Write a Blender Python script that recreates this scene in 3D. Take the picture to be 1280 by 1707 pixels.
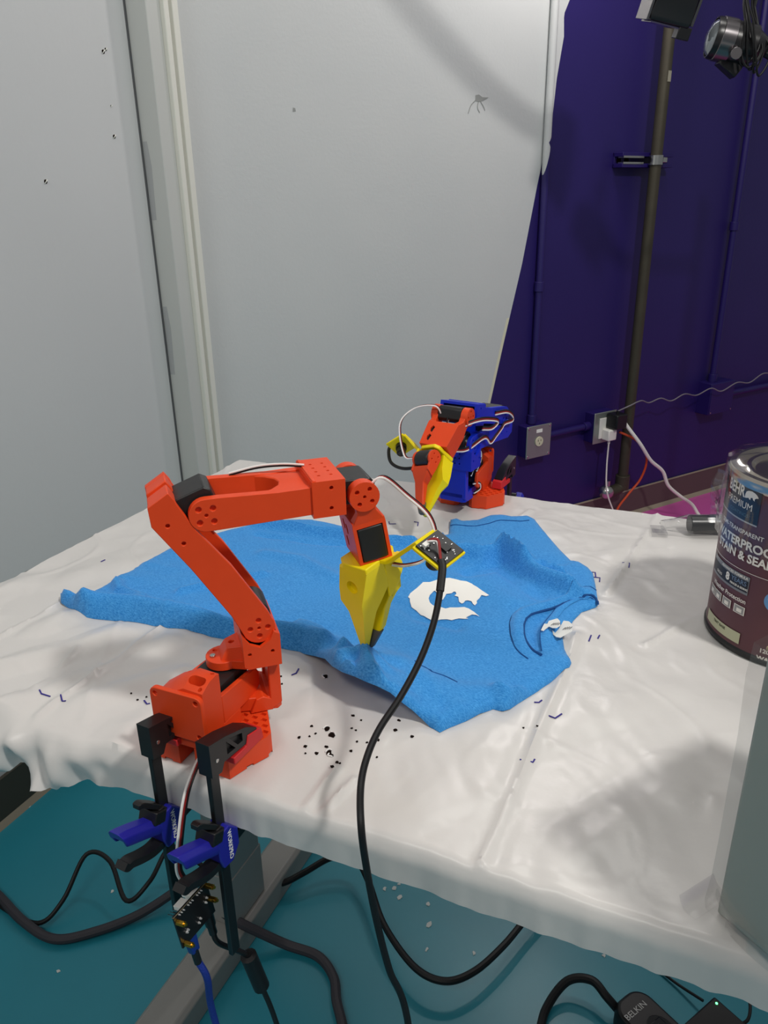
import bpy, bmesh, math, random
from mathutils import Vector, Matrix, noise, geometry

for o in list(bpy.data.objects): bpy.data.objects.remove(o, do_unlink=True)
SC = bpy.context.scene
COL = SC.collection
R = math.radians
PI = math.pi

# ------------------------------------------------------------------ camera
cam_d = bpy.data.cameras.new('camera'); cam = bpy.data.objects.new('camera', cam_d); COL.objects.link(cam)
cam_d.sensor_fit = 'VERTICAL'; cam_d.sensor_height = 36.0; cam_d.lens = 36.0*1283.0/1707.0
cam_d.clip_start = 0.02; cam_d.clip_end = 60
_f = Vector((-0.380, 0.846, -0.374)).normalized()
_x = Vector((0.915, 0.404, -0.017)); _x = (_x - _f*_x.dot(_f)).normalized()
_y = (-_f).cross(_x)
cam.matrix_world = Matrix(((_x.x, _y.x, -_f.x, 0.781), (_x.y, _y.y, -_f.y, -0.394), (_x.z, _y.z, -_f.z, 1.17), (0, 0, 0, 1)))
SC.camera = cam

# ------------------------------------------------------------------ world, lights, exposure
w = bpy.data.worlds.new('world'); SC.world = w; w.use_nodes = True
bg = w.node_tree.nodes['Background']; bg.inputs[0].default_value = (0.80, 0.83, 0.84, 1); bg.inputs[1].default_value = 0.24
def area(name, loc, tgt, sx, sy, power, col=(1, 0.97, 0.92)):
    d = bpy.data.lights.new(name, 'AREA'); d.shape = 'RECTANGLE'; d.size = sx; d.size_y = sy; d.energy = power; d.color = col
    o = bpy.data.objects.new(name, d); COL.objects.link(o); o.location = loc
    o.rotation_euler = (Vector(tgt)-Vector(loc)).to_track_quat('-Z', 'Y').to_euler()
    return o
area('ceiling_light_key', (2.05, -0.30, 2.95), (0.6, 0.3, 0.74), 0.22, 0.18, 38)
area('ceiling_light_far', (0.85, 1.55, 2.95), (0.7, 1.0, 0.0), 0.9, 0.3, 9)
area('ceiling_light_near', (0.3, -1.6, 2.95), (0.2, 0.4, 0.5), 1.2, 0.3, 14)
pl_d = bpy.data.lights.new('wall_lamp', 'POINT'); pl_d.energy = 13; pl_d.shadow_soft_size = 0.05; pl_d.color = (1, 0.93, 0.9)
pl_o = bpy.data.objects.new('wall_lamp', pl_d); COL.objects.link(pl_o); pl_o.location = (0.34, 1.93, 2.12)
SC.view_settings.view_transform = 'Standard'
try: SC.view_settings.look = 'None'
except Exception: pass
SC.view_settings.gamma = 1.0
SC.view_settings.use_curve_mapping = False
SC.view_settings.exposure = 0.0

# ------------------------------------------------------------------ materials
def srgb(r, g, b):
    f = lambda c: (c/255/12.92) if c/255 <= 0.04045 else ((c/255+0.055)/1.055)**2.4
    return (f(r), f(g), f(b), 1)
MATS = {}
def mat(name, col, rough=0.5, metal=0.0, spec=0.5, var=0.0, vscale=30, bump=0.0, bscale=200, coat=0.0, emit=None, emit_s=1, alpha=1, trans=0, ior=1.45):
    if name in MATS: return MATS[name]
    m = bpy.data.materials.new(name); m.use_nodes = True; MATS[name] = m
    nt = m.node_tree; b = nt.nodes['Principled BSDF']
    b.inputs['Base Color'].default_value = col; b.inputs['Roughness'].default_value = rough
    b.inputs['Metallic'].default_value = metal; b.inputs['Specular IOR Level'].default_value = spec
    b.inputs['Coat Weight'].default_value = coat
    b.inputs['Alpha'].default_value = alpha; b.inputs['Transmission Weight'].default_value = trans; b.inputs['IOR'].default_value = ior
    if emit: b.inputs['Emission Color'].default_value = emit; b.inputs['Emission Strength'].default_value = emit_s
    tc = nt.nodes.new('ShaderNodeTexCoord')
    if var > 0:
        n = nt.nodes.new('ShaderNodeTexNoise'); n.inputs['Scale'].default_value = vscale; n.inputs['Detail'].default_value = 5
        nt.links.new(tc.outputs['Object'], n.inputs['Vector'])
        mx = nt.nodes.new('ShaderNodeMix'); mx.data_type = 'RGBA'
        mx.inputs[6].default_value = tuple(max(0, c*(1-var)) for c in col[:3])+(1,); mx.inputs[7].default_value = tuple(min(1, c*(1+var)) for c in col[:3])+(1,)
        nt.links.new(n.outputs['Fac'], mx.inputs[0]); nt.links.new(mx.outputs[2], b.inputs['Base Color'])
    if bump > 0:
        n2 = nt.nodes.new('ShaderNodeTexNoise'); n2.inputs['Scale'].default_value = bscale; n2.inputs['Detail'].default_value = 4
        nt.links.new(tc.outputs['Object'], n2.inputs['Vector'])
        bp = nt.nodes.new('ShaderNodeBump'); bp.inputs['Strength'].default_value = bump; bp.inputs['Distance'].default_value = 0.002
        nt.links.new(n2.outputs['Fac'], bp.inputs['Height']); nt.links.new(bp.outputs[0], b.inputs['Normal'])
    return m
def printed(name, col):
    """3D printed plastic: fine horizontal layer lines"""
    m = mat(name, col, rough=0.42, spec=0.4, var=0.05, vscale=60)
    nt = m.node_tree; b = nt.nodes['Principled BSDF']; tc = [n for n in nt.nodes if n.type == 'TEX_COORD'][0]
    wv = nt.nodes.new('ShaderNodeTexWave'); wv.bands_direction = 'Z'; wv.inputs['Scale'].default_value = 700; wv.inputs['Distortion'].default_value = 0.6
    nt.links.new(tc.outputs['Object'], wv.inputs['Vector'])
    bp = nt.nodes.new('ShaderNodeBump'); bp.inputs['Strength'].default_value = 0.10; bp.inputs['Distance'].default_value = 0.0004
    nt.links.new(wv.outputs['Fac'], bp.inputs['Height']); nt.links.new(bp.outputs[0], b.inputs['Normal'])
    return m
M_ORANGE = printed('orange_print', srgb(230, 72, 28))
M_BLUE = printed('blue_print', srgb(14, 44, 190))
M_YELLOW = printed('yellow_print', srgb(250, 226, 14))
M_SERVO = mat('servo_black', srgb(32, 32, 33), 0.42, bump=0.05)
M_BLACK = mat('black_plastic', srgb(22, 22, 24), 0.38)
M_RUBBER = mat('black_rubber', srgb(20, 20, 22), 0.5, spec=0.4)
M_GREYCABLE = mat('dark_grey_rubber', srgb(58, 56, 62), 0.6)
M_STEEL = mat('steel', srgb(190, 190, 188), 0.25, 1.0)
M_BRASS = mat('brass', srgb(190, 150, 60), 0.3, 1.0)
M_WHITEP = mat('white_plastic', srgb(232, 230, 224), 0.4)
M_WHITEW = mat('white_wire', srgb(240, 236, 232), 0.45)
M_REDW = mat('red_wire', srgb(150, 36, 34), 0.45)
M_BLACKW = mat('black_wire', srgb(18, 17, 18), 0.45)
M_HOLE = mat('dark_hole', srgb(24, 14, 10), 0.9, spec=0.1)
M_CLAMPBLUE = mat('clamp_blue', srgb(34, 34, 150), 0.36, var=0.05)
M_RED = mat('red_pad', srgb(205, 38, 40), 0.5)
M_INK = mat('blue_ink', srgb(44, 34, 130), 0.6)
M_PCB = mat('black_circuit_board', srgb(20, 20, 22), 0.35, spec=0.5)
M_SOLDER = mat('solder', srgb(225, 225, 225), 0.28, 0.6)
M_LENS = mat('lens_glass', srgb(12, 12, 20), 0.08, spec=0.8)
M_PRINTW = mat('white_print', srgb(246, 244, 238), 0.6)
M_GREYPAD = mat('grey_grip_pad', srgb(84, 84, 80), 0.6)
def film(name, rough=0.08, k=1.0):
    m = bpy.data.materials.new(name); m.use_nodes = True; nt = m.node_tree; nt.nodes.clear()
    o = nt.nodes.new('ShaderNodeOutputMaterial'); mx = nt.nodes.new('ShaderNodeMixShader'); t = nt.nodes.new('ShaderNodeBsdfTransparent'); g = nt.nodes.new('ShaderNodeBsdfGlossy')
    fr = nt.nodes.new('ShaderNodeLayerWeight'); fr.inputs[0].default_value = .5; pw_ = nt.nodes.new('ShaderNodeMath'); pw_.operation = 'POWER'; pw_.inputs[1].default_value = 3; ml = nt.nodes.new('ShaderNodeMath'); ml.operation = 'MULTIPLY_ADD'; ml.inputs[1].default_value = .5*k; ml.inputs[2].default_value = .045*k
    t.inputs[0].default_value = (0.97, 0.97, 0.97, 1); g.inputs['Roughness'].default_value = rough
    nt.links.new(fr.outputs['Facing'], pw_.inputs[0]); nt.links.new(pw_.outputs[0], ml.inputs[0]); nt.links.new(ml.outputs[0], mx.inputs[0]); nt.links.new(t.outputs[0], mx.inputs[1]); nt.links.new(g.outputs[0], mx.inputs[2]); nt.links.new(mx.outputs[0], o.inputs[0])
    return m
M_FILM = film('clear_film')

# ------------------------------------------------------------------ mesh building
class B:
    def __init__(s): s.bm = bmesh.new()
    def _add(s, vs, fs):
        v = [s.bm.verts.new(p) for p in vs]
        for f in fs:
            try: s.bm.faces.new([v[i] for i in f])
            except ValueError: pass
        return v
    def box(s, c, d, rot=None):
        x, y, z = d[0]/2, d[1]/2, d[2]/2
        P = [Vector((i*x, j*y, k*z)) for i in (-1, 1) for j in (-1, 1) for k in (-1, 1)]
        if rot is not None: P = [rot @ p for p in P]
        c = Vector(c)
        return s._add([p+c for p in P], [(0, 1, 3, 2), (4, 6, 7, 5), (0, 4, 5, 1), (2, 3, 7, 6), (0, 2, 6, 4), (1, 5, 7, 3)])
    def hexa(s, lo, hi):
        """two loops of equal length joined"""
        n = len(lo); v = list(lo)+list(hi)
        fs = [tuple(range(n))[::-1], tuple(range(n, 2*n))]+[(i, (i+1) % n, n+(i+1) % n, n+i) for i in range(n)]
        return s._add(v, fs)
    def loft(s, loops, caps=True):
        n = len(loops[0]); v = [p for l in loops for p in l]
        fs = []
        for k in range(len(loops)-1):
            for i in range(n): fs.append((k*n+i, k*n+(i+1) % n, (k+1)*n+(i+1) % n, (k+1)*n+i))
        if caps: fs.append(tuple(range(n))[::-1]); fs.append(tuple(range((len(loops)-1)*n, len(loops)*n)))
        return s._add(v, fs)
    def prism(s, poly, w0, w1, fn):
        return s.hexa([Vector(fn(u, v, w0)) for u, v in poly], [Vector(fn(u, v, w1)) for u, v in poly])
    def cyl(s, p0, p1, r0, r1=None, n=20):
        r1 = r0 if r1 is None else r1
        p0, p1 = Vector(p0), Vector(p1); ax = (p1-p0).normalized()
        a = ax.orthogonal().normalized(); b = ax.cross(a)
        l0 = [p0+(a*math.cos(2*PI*i/n)+b*math.sin(2*PI*i/n))*r0 for i in range(n)]
        l1 = [p1+(a*math.cos(2*PI*i/n)+b*math.sin(2*PI*i/n))*r1 for i in range(n)]
        return s.hexa(l0, l1)
    def tube(s, pts, r, n=8, sub=6, closed_ends=True):
        P = crom(pts, sub) if sub > 1 else [Vector(p) for p in pts]
        loops = []; up = None
        for i, p in enumerate(P):
            t = (P[min(i+1, len(P)-1)]-P[max(i-1, 0)]).normalized()
            if up is None: up = t.orthogonal().normalized()
            up = (up-t*up.dot(t)).normalized(); b = t.cross(up)
            rr = r(i/(len(P)-1)) if callable(r) else r
            loops.append([p+(up*math.cos(2*PI*k/n)+b*math.sin(2*PI*k/n))*rr for k in range(n)])
        return s.loft(loops)
    def strap(s, pts, wdir, wid, th, sub=6):
        """flat strip following pts, wid wide along wdir"""
        P = crom(pts, sub) if sub > 1 else [Vector(p) for p in pts]
        loops = []; wd = Vector(wdir).normalized()
        for i, p in enumerate(P):
            t = (P[min(i+1, len(P)-1)]-P[max(i-1, 0)]).normalized(); nn = t.cross(wd).normalized()
            ww = wid(i/(len(P)-1)) if callable(wid) else wid
            loops.append([p+wd*ww/2+nn*th/2, p-wd*ww/2+nn*th/2, p-wd*ww/2-nn*th/2, p+wd*ww/2-nn*th/2])
        return s.loft(loops)
    def lathe(s, prof, c=(0, 0, 0), n=32, fn=None):
        c = Vector(c); loops = []
        for r, z in prof: loops.append([c+Vector((r*math.cos(2*PI*k/n), r*math.sin(2*PI*k/n), z)) for k in range(n)])
        if fn: loops = [[Vector(fn(p)) for p in l] for l in loops]
        return s.loft(loops)
    def ball(s, c, r, n=12, sc=(1, 1, 1)):
        c = Vector(c); loops = []
        for j in range(1, n//2):
            t = PI*j/(n//2); loops.append([c+Vector((r*sc[0]*math.sin(t)*math.cos(2*PI*k/n), r*sc[1]*math.sin(t)*math.sin(2*PI*k/n), r*sc[2]*math.cos(t))) for k in range(n)])
        return s.loft(loops)
    def xf(s, fn):
        for v in s.bm.verts: v.co = Vector(fn(*v.co))
        return s
def crom(pts, sub):
    P = [Vector(p) for p in pts]
    if len(P) < 3: return P
    Q = [P[0]*2-P[1]]+P+[P[-1]*2-P[-2]]; out = []
    for i in range(1, len(Q)-2):
        a, b, c, d = Q[i-1:i+3]
        for k in range(sub):
            t = k/sub
            out.append(0.5*((2*b)+(c-a)*t+(2*a-5*b+4*c-d)*t*t+(3*b-a-3*c+d)*t**3))
    out.append(P[-1]); return out
def arc(cx, cy, r, a0, a1, n): return [(cx+r*math.cos(R(a0+(a1-a0)*i/n)), cy+r*math.sin(R(a0+(a1-a0)*i/n))) for i in range(n+1)]

ORG = {}
def finish(o, label, cat, group=None, kind=None):
    if label: o['label'] = label
    if cat: o['category'] = cat
    if group: o['group'] = group
    if kind: o['kind'] = kind
    return o
def thing(name, org, label, cat, group=None):
    o = bpy.data.objects.new(name, None); COL.objects.link(o); o.location = org; o.empty_display_size = 0.02
    ORG[o.name] = Vector(org); return finish(o, label, cat, group)
def obj(name, b, m, parent=None, org=None, bevel=0.0, ang=35, label=None, cat=None, group=None, kind=None, seg=2):
    """link builder b as ONE mesh object; world-space verts are rebased on the parent's or own origin"""
    bm = b.bm
    bmesh.ops.recalc_face_normals(bm, faces=bm.faces)
    og = ORG[parent.name] if parent else Vector(org if org is not None else (0, 0, 0))
    for v in bm.verts: v.co -= og
    me = bpy.data.meshes.new(name); bm.to_mesh(me); bm.free()
    for p in me.polygons: p.use_smooth = True
    me.set_sharp_from_angle(angle=R(ang))
    for mm in (m if isinstance(m, (list, tuple)) else [m]): me.materials.append(mm)
    o = bpy.data.objects.new(name, me); COL.objects.link(o)
    ORG[o.name] = og
    if parent: o.parent = parent
    else: o.location = og
    if bevel > 0:
        md = o.modifiers.new('bevel', 'BEVEL'); md.width = bevel; md.segments = seg; md.limit_method = 'ANGLE'; md.angle_limit = R(ang); md.harden_normals = False
    return finish(o, label, cat, group, kind)
def cut(b, c):
    """boolean difference of builder b by builder c (real holes)"""
    obs = []
    for q in (b, c):
        bmesh.ops.recalc_face_normals(q.bm, faces=q.bm.faces)
        me = bpy.data.meshes.new('tmp'); q.bm.to_mesh(me); q.bm.free(); o = bpy.data.objects.new('tmp', me); COL.objects.link(o); obs.append(o)
    md = obs[0].modifiers.new('b', 'BOOLEAN'); md.operation = 'DIFFERENCE'; md.object = obs[1]; md.solver = 'EXACT'; md.use_self = True
    dg = bpy.context.evaluated_depsgraph_get(); dg.update()
    me = bpy.data.meshes.new_from_object(obs[0].evaluated_get(dg))
    r = B(); r.bm.from_mesh(me)
    for o in obs:
        q = o.data; bpy.data.objects.remove(o, do_unlink=True); bpy.data.meshes.remove(q)
    bpy.data.meshes.remove(me)
    return r
def text_b(body, size, fn, bold=0.0, align='CENTER', depth=0.0, xs=1.0, res=3):
    """text as mesh, each vertex (u, v) mapped by fn(u, v, w)"""
    cu = bpy.data.curves.new('t', 'FONT'); cu.body = body; cu.size = size; cu.align_x = align; cu.align_y = 'CENTER'
    cu.offset = bold; cu.resolution_u = res; cu.extrude = depth
    o = bpy.data.objects.new('t', cu); COL.objects.link(o)
    dg = bpy.context.evaluated_depsgraph_get(); dg.update()
    me = bpy.data.meshes.new_from_object(o.evaluated_get(dg)); b = B(); b.bm.from_mesh(me)
    bpy.data.objects.remove(o, do_unlink=True); bpy.data.curves.remove(cu); bpy.data.meshes.remove(me)
    for v in b.bm.verts: v.co = Vector(fn(v.co.x*xs, v.co.y, v.co.z))
    return b
def wires(name, pts, side, parent, r=0.0011, gap=0.0021, cols=None, sub=8):
    """three-core servo lead: one mesh, three coloured cores"""
    cols = cols or [M_WHITEW, M_REDW, M_BLACKW]; b = B(); side = Vector(side).normalized(); P = [Vector(p) for p in pts]
    idx = 0; marks = []
    for k in range(len(cols)):
        b.tube([p+side*gap*(k-(len(cols)-1)/2) for p in P], r, 6, sub)
        b.bm.faces.ensure_lookup_table(); marks.append(len(b.bm.faces))
    b.bm.faces.ensure_lookup_table(); st = 0
    for k, e in enumerate(marks):
        for f in b.bm.faces[st:e]: f.material_index = k
        st = e
    return obj(name, b, cols, parent)
SHIRT_EDGE = [(0.0971, 0.1893, 0.7460), (0.1041, 0.1913, 0.7480), (0.1286, 0.1923, 0.7460), (0.1278, 0.2122, 0.7440), (0.1306, 0.2284, 0.7440), (0.1322, 0.2359, 0.7440), (0.1305, 0.2413, 0.7460), (0.1296, 0.2497, 0.7460), (0.1317, 0.2620, 0.7440), (0.1321, 0.3018, 0.7420), (0.1358, 0.3409, 0.7420), (0.1502, 0.3845, 0.7420), (0.1709, 0.4261, 0.7420), (0.1964, 0.4641, 0.7420), (0.2288, 0.4938, 0.7420), (0.2615, 0.5066, 0.7420), (0.3023, 0.5034, 0.7420), (0.3524, 0.4977, 0.7420), (0.3894, 0.4966, 0.7420), (0.4277, 0.4901, 0.7420), (0.4500, 0.5113, 0.7440), (0.4559, 0.5264, 0.7460), (0.4616, 0.5203, 0.7440), (0.4641, 0.5279, 0.7440), (0.4510, 0.5730, 0.7460), (0.4567, 0.5801, 0.7460), (0.4668, 0.5796, 0.7440), (0.4846, 0.5916, 0.7430), (0.4967, 0.6108, 0.7440), (0.5122, 0.6193, 0.7440), (0.5279, 0.6207, 0.7430), (0.5394, 0.6277, 0.7430), (0.5493, 0.6340, 0.7430), (0.5592, 0.6259, 0.7420), (0.5891, 0.5777, 0.7420), (0.6137, 0.5389, 0.7420), (0.6368, 0.5048, 0.7430), (0.6472, 0.5003, 0.7460), (0.6592, 0.4860, 0.7480), (0.6681, 0.4718, 0.7480), (0.6756, 0.4442, 0.7480), (0.6826, 0.4149, 0.7480), (0.6860, 0.4034, 0.7460), (0.6839, 0.3979, 0.7430), (0.6722, 0.3818, 0.7420), (0.6668, 0.3582, 0.7420), (0.6652, 0.3371, 0.7420), (0.6639, 0.3155, 0.7420), (0.6702, 0.2943, 0.7420), (0.6764, 0.2813, 0.7420), (0.6817, 0.2715, 0.7450), (0.6813, 0.2644, 0.7450), (0.6745, 0.2498, 0.7440), (0.6683, 0.2332, 0.7440), (0.6590, 0.2121, 0.7430), (0.6510, 0.1946, 0.7430), (0.6446, 0.1802, 0.7450), (0.6394, 0.1751, 0.7450), (0.6305, 0.1749, 0.7440), (0.6219, 0.1626, 0.7460), (0.6129, 0.1472, 0.7450), (0.6034, 0.1343, 0.7430), (0.5977, 0.1239, 0.7430), (0.5906, 0.1267, 0.7440), (0.5800, 0.1292, 0.7500), (0.5712, 0.1272, 0.7590), (0.5613, 0.1238, 0.7680), (0.5514, 0.1233, 0.7750), (0.5397, 0.1214, 0.7800), (0.5295, 0.1209, 0.7820), (0.5161, 0.1245, 0.7820), (0.5018, 0.1290, 0.7800), (0.4858, 0.1396, 0.7760), (0.4661, 0.1617, 0.7660), (0.4425, 0.1839, 0.7500), (0.4198, 0.1927, 0.7430), (0.3990, 0.1917, 0.7430), (0.3712, 0.1892, 0.7430), (0.3411, 0.1860, 0.7430), (0.2992, 0.1809, 0.7430), (0.2628, 0.1783, 0.7430), (0.2242, 0.1752, 0.7430), (0.1904, 0.1701, 0.7430), (0.1610, 0.1636, 0.7440), (0.1436, 0.1669, 0.7440), (0.1226, 0.1735, 0.7440), (0.1097, 0.1768, 0.7460)]  # outlines and marks from here on traced from image pixels, unprojected onto the table
LOGO = [(0.4828, 0.3331), (0.4818, 0.3426), (0.4846, 0.3569), (0.4866, 0.3711), (0.4944, 0.3732), (0.4997, 0.3795), (0.5053, 0.3850), (0.5133, 0.3892), (0.5201, 0.3888), (0.5278, 0.3881), (0.5348, 0.3895), (0.5420, 0.3875), (0.5501, 0.3822), (0.5575, 0.3761), (0.5644, 0.3709), (0.5692, 0.3670), (0.5663, 0.3648), (0.5604, 0.3664), (0.5602, 0.3585), (0.5590, 0.3523), (0.5610, 0.3474), (0.5604, 0.3411), (0.5573, 0.3440), (0.5538, 0.3492), (0.5497, 0.3495), (0.5472, 0.3475), (0.5469, 0.3417), (0.5455, 0.3392), (0.5414, 0.3423), (0.5369, 0.3530), (0.5320, 0.3539), (0.5325, 0.3591), (0.5303, 0.3631), (0.5281, 0.3627), (0.5270, 0.3578), (0.5220, 0.3538), (0.5226, 0.3472), (0.5230, 0.3396), (0.5180, 0.3372), (0.5155, 0.3404), (0.5108, 0.3523), (0.5074, 0.3559), (0.5064, 0.3549), (0.5054, 0.3442), (0.5067, 0.3369), (0.5110, 0.3291), (0.5152, 0.3251), (0.5208, 0.3221), (0.5257, 0.3234), (0.5325, 0.3218), (0.5364, 0.3258), (0.5434, 0.3286), (0.5507, 0.3329), (0.5564, 0.3315), (0.5641, 0.3264), (0.5733, 0.3177), (0.5683, 0.3201), (0.5638, 0.3195), (0.5614, 0.3137), (0.5599, 0.3105), (0.5631, 0.3095), (0.5600, 0.3074), (0.5536, 0.3062), (0.5467, 0.3013), (0.5414, 0.3016), (0.5349, 0.3003), (0.5275, 0.2970), (0.5185, 0.2999), (0.5100, 0.3036), (0.5020, 0.3104), (0.4941, 0.3156), (0.4889, 0.3239), (0.4860, 0.3305)]
COLLAR_OUT = [(0.6801, 0.4248), (0.6714, 0.4265), (0.6613, 0.4172), (0.6520, 0.4018), (0.6374, 0.3808), (0.6215, 0.3633), (0.6098, 0.3478), (0.6060, 0.3310), (0.6082, 0.3126), (0.6150, 0.2916), (0.6237, 0.2744), (0.6325, 0.2641), (0.6419, 0.2564)]
COLLAR_IN = [(0.6863, 0.3993), (0.6821, 0.4064), (0.6764, 0.4078), (0.6664, 0.4020), (0.6556, 0.3894), (0.6449, 0.3716), (0.6323, 0.3545), (0.6245, 0.3419), (0.6216, 0.3293), (0.6228, 0.3141), (0.6277, 0.2967), (0.6348, 0.2830), (0.6434, 0.2725), (0.6528, 0.2666)]
BACK_OUT = [(0.6862, 0.4005), (0.6794, 0.4052), (0.6671, 0.4002), (0.6591, 0.3846), (0.6537, 0.3680), (0.6519, 0.3509), (0.6501, 0.3344), (0.6512, 0.3196), (0.6550, 0.3000), (0.6613, 0.2785)]
BACK_IN = [(0.6755, 0.4086), (0.6628, 0.3997), (0.6531, 0.3871), (0.6457, 0.3695), (0.6430, 0.3473), (0.6413, 0.3264), (0.6416, 0.3114), (0.6448, 0.2958), (0.6509, 0.2762)]
TAG_A = [(0.6425, 0.3080), (0.6428, 0.3222), (0.6462, 0.3214), (0.6462, 0.3281), (0.6544, 0.3314), (0.6583, 0.3252), (0.6609, 0.3155), (0.6580, 0.3100), (0.6538, 0.3104), (0.6492, 0.3150), (0.6467, 0.3097), (0.6455, 0.3060)]
TAG_B = [(0.6523, 0.3178), (0.6568, 0.3110), (0.6589, 0.3205), (0.6601, 0.3374), (0.6662, 0.3332), (0.6713, 0.3255), (0.6740, 0.3117), (0.6710, 0.3063), (0.6646, 0.2985), (0.6599, 0.3018), (0.6554, 0.3083)]
SLEEVE_SEAM = [(0.4580, 0.5516), (0.4742, 0.5526), (0.4914, 0.5566), (0.5066, 0.5735), (0.5184, 0.5891), (0.5448, 0.5967), (0.5564, 0.6068)]
SEAM_LOW = [(0.5459, 0.1951), (0.5597, 0.1917), (0.5708, 0.1918), (0.5796, 0.1911), (0.5921, 0.1865)]
FOLDS = [([(0.4993, 0.4551), (0.5303, 0.4579), (0.5524, 0.4762), (0.5870, 0.4473), (0.6136, 0.4285), (0.6525, 0.4113)], 0.012, 0.010),
([(0.5536, 0.4748), (0.5857, 0.4522), (0.6122, 0.4503), (0.6357, 0.4424)], 0.010, 0.009),
([(0.5279, 0.4166), (0.5561, 0.4495), (0.5852, 0.4256), (0.6223, 0.3913)], -0.006, 0.010),
([(0.2311, 0.2416), (0.2592, 0.2862), (0.2979, 0.3192)], 0.004, 0.006),
([(0.2049, 0.4518), (0.2900, 0.4555), (0.3799, 0.4583), (0.4357, 0.4699)], 0.008, 0.008),
([(0.2236, 0.4225), (0.3048, 0.4286), (0.3691, 0.4435)], -0.003, 0.006),
([(0.1532, 0.1787), (0.2114, 0.1917), (0.2835, 0.1947), (0.3435, 0.1983), (0.4136, 0.2044), (0.4440, 0.2004)], 0.01, 0.016),
([(0.1475, 0.2295), (0.1649, 0.2149), (0.2063, 0.2079)], 0.006, 0.008),
([(0.2798, 0.2105), (0.3339, 0.2012), (0.3708, 0.2027)], -0.004, 0.007),
([(0.4051, 0.2193), (0.4317, 0.2170)], 0.006, 0.008),
([(0.1097, 0.1814), (0.1403, 0.1735), (0.1635, 0.1678)], 0.006, 0.01),
([(0.4565, 0.3244), (0.4929, 0.3085), (0.5126, 0.2947), (0.5553, 0.2912)], -0.003, 0.01),
([(0.4989, 0.1987), (0.5562, 0.1829), (0.5940, 0.1776), (0.6247, 0.1902)], 0.003, 0.02),
([(0.5598, 0.1738), (0.6029, 0.1517), (0.5992, 0.1227)], 0.003, 0.016),
([(0.3838, 0.3449), (0.3178, 0.3732), (0.2650, 0.3717)], 0.003, 0.012),
([(0.6298, 0.1923), (0.6420, 0.1893), (0.6502, 0.2007)], 0.005, 0.007),
([(0.4174, 0.4129), (0.4917, 0.3881), (0.5476, 0.4020), (0.5944, 0.3646)], 0.002, 0.02)]
PEN_MARKS = [[(0.3663, 0.5456), (0.3707, 0.5377), (0.3795, 0.5412)],
[(0.4002, 0.5589), (0.4067, 0.5591), (0.4107, 0.5464)],
[(0.6644, 0.4893), (0.6684, 0.4910), (0.6713, 0.4780)],
[(0.6660, 0.4758), (0.6763, 0.4783), (0.6775, 0.4667)],
[(0.6953, 0.5310), (0.7041, 0.5308), (0.7048, 0.5200)],
[(0.6903, 0.3350), (0.6901, 0.3221)],
[(0.6983, 0.3396), (0.6977, 0.3316)],
[(0.4329, 0.1526), (0.4357, 0.1571), (0.4343, 0.1644)],
[(0.3248, 0.0645), (0.3318, 0.0603), (0.3338, 0.0622)],
[(0.2288, 0.0321), (0.2342, 0.0291), (0.2424, 0.0315)],
[(0.2526, 0.0347), (0.2587, 0.0301), (0.2618, 0.0314)],
[(0.6626, 0.1980), (0.6667, 0.1997), (0.6683, 0.2043)],
[(0.6798, 0.1803), (0.6856, 0.1808), (0.6897, 0.1890)],
[(0.6703, 0.1163), (0.6807, 0.1190), (0.6812, 0.1232)],
[(0.0764, 0.2782), (0.0763, 0.2859)]]
PUNCTURES = [(0.4645, 0.1633, 0.0023), (0.5117, 0.0862, 0.0028), (0.5044, 0.0912, 0.0023), (0.4901, 0.0888, 0.0014), (0.5176, 0.1159, 0.0014), (0.5275, 0.1126, 0.0009), (0.5241, 0.1002, 0.0009), (0.5289, 0.0987, 0.0009), (0.5590, 0.1247, 0.0014), (0.5615, 0.1104, 0.0014), (0.5775, 0.1100, 0.0014), (0.5528, 0.0929, 0.0014), (0.5199, 0.0650, 0.0023), (0.5232, 0.0630, 0.0018), (0.4876, 0.0718, 0.0014), (0.4986, 0.0628, 0.0014), (0.5113, 0.0597, 0.0014), (0.5369, 0.0728, 0.0014), (0.5319, 0.0570, 0.0014), (0.5319, 0.0483, 0.0014), (0.5365, 0.0853, 0.0009), (0.5028, 0.0554, 0.0009), (0.4983, 0.0815, 0.0009), (0.5144, 0.0710, 0.0014), (0.4954, 0.0759, 0.0009), (0.5344, 0.0565, 0.0009), (0.5597, 0.0750, 0.0009), (0.4236, 0.1477, 0.0009), (0.4315, 0.1367, 0.0009), (0.3072, 0.0675, 0.0009), (0.3231, 0.0699, 0.0009), (0.3439, 0.1461, 0.0009), (0.3184, 0.0629, 0.0009), (0.5452, 0.0872, 0.0009), (0.6740, 0.1615, 0.0009), (0.6630, 0.1569, 0.0009)]
CREASES = [[(0.1009, 0.0975), (0.1067, 0.1418), (0.1052, 0.1790)],
[(0.2512, 0.0065), (0.2540, 0.1033), (0.2530, 0.1799)],
[(0.6722, -0.0064), (0.6741, 0.0390), (0.6751, 0.1255), (0.6786, 0.2832), (0.6753, 0.3315)],
[(0.6896, 0.4386), (0.7166, 0.6599), (0.7215, 0.7345)],
[(0.5327, 0.0027), (0.5340, 0.0508)],
[(0.5470, 0.0053), (0.5538, 0.0437)],
[(0.5387, 0.6377), (0.5452, 0.6656)],
[(0.2169, 0.0376), (0.2028, 0.1067)],
[(0.7443, 0.3404), (0.7976, 0.4364)],
[(0.8184, 0.1328), (0.8183, 0.0637)]]
# ------------------------------------------------------------------ setting
C0 = Vector((-0.45, 1.235, 0)); DR = Vector((0.99, 1.404, 0)).normalized(); NR = Vector((DR.y, -DR.x, 0))
def WR(t, z, off=0.0): return C0+DR*t+NR*off+Vector((0, 0, z))

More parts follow.
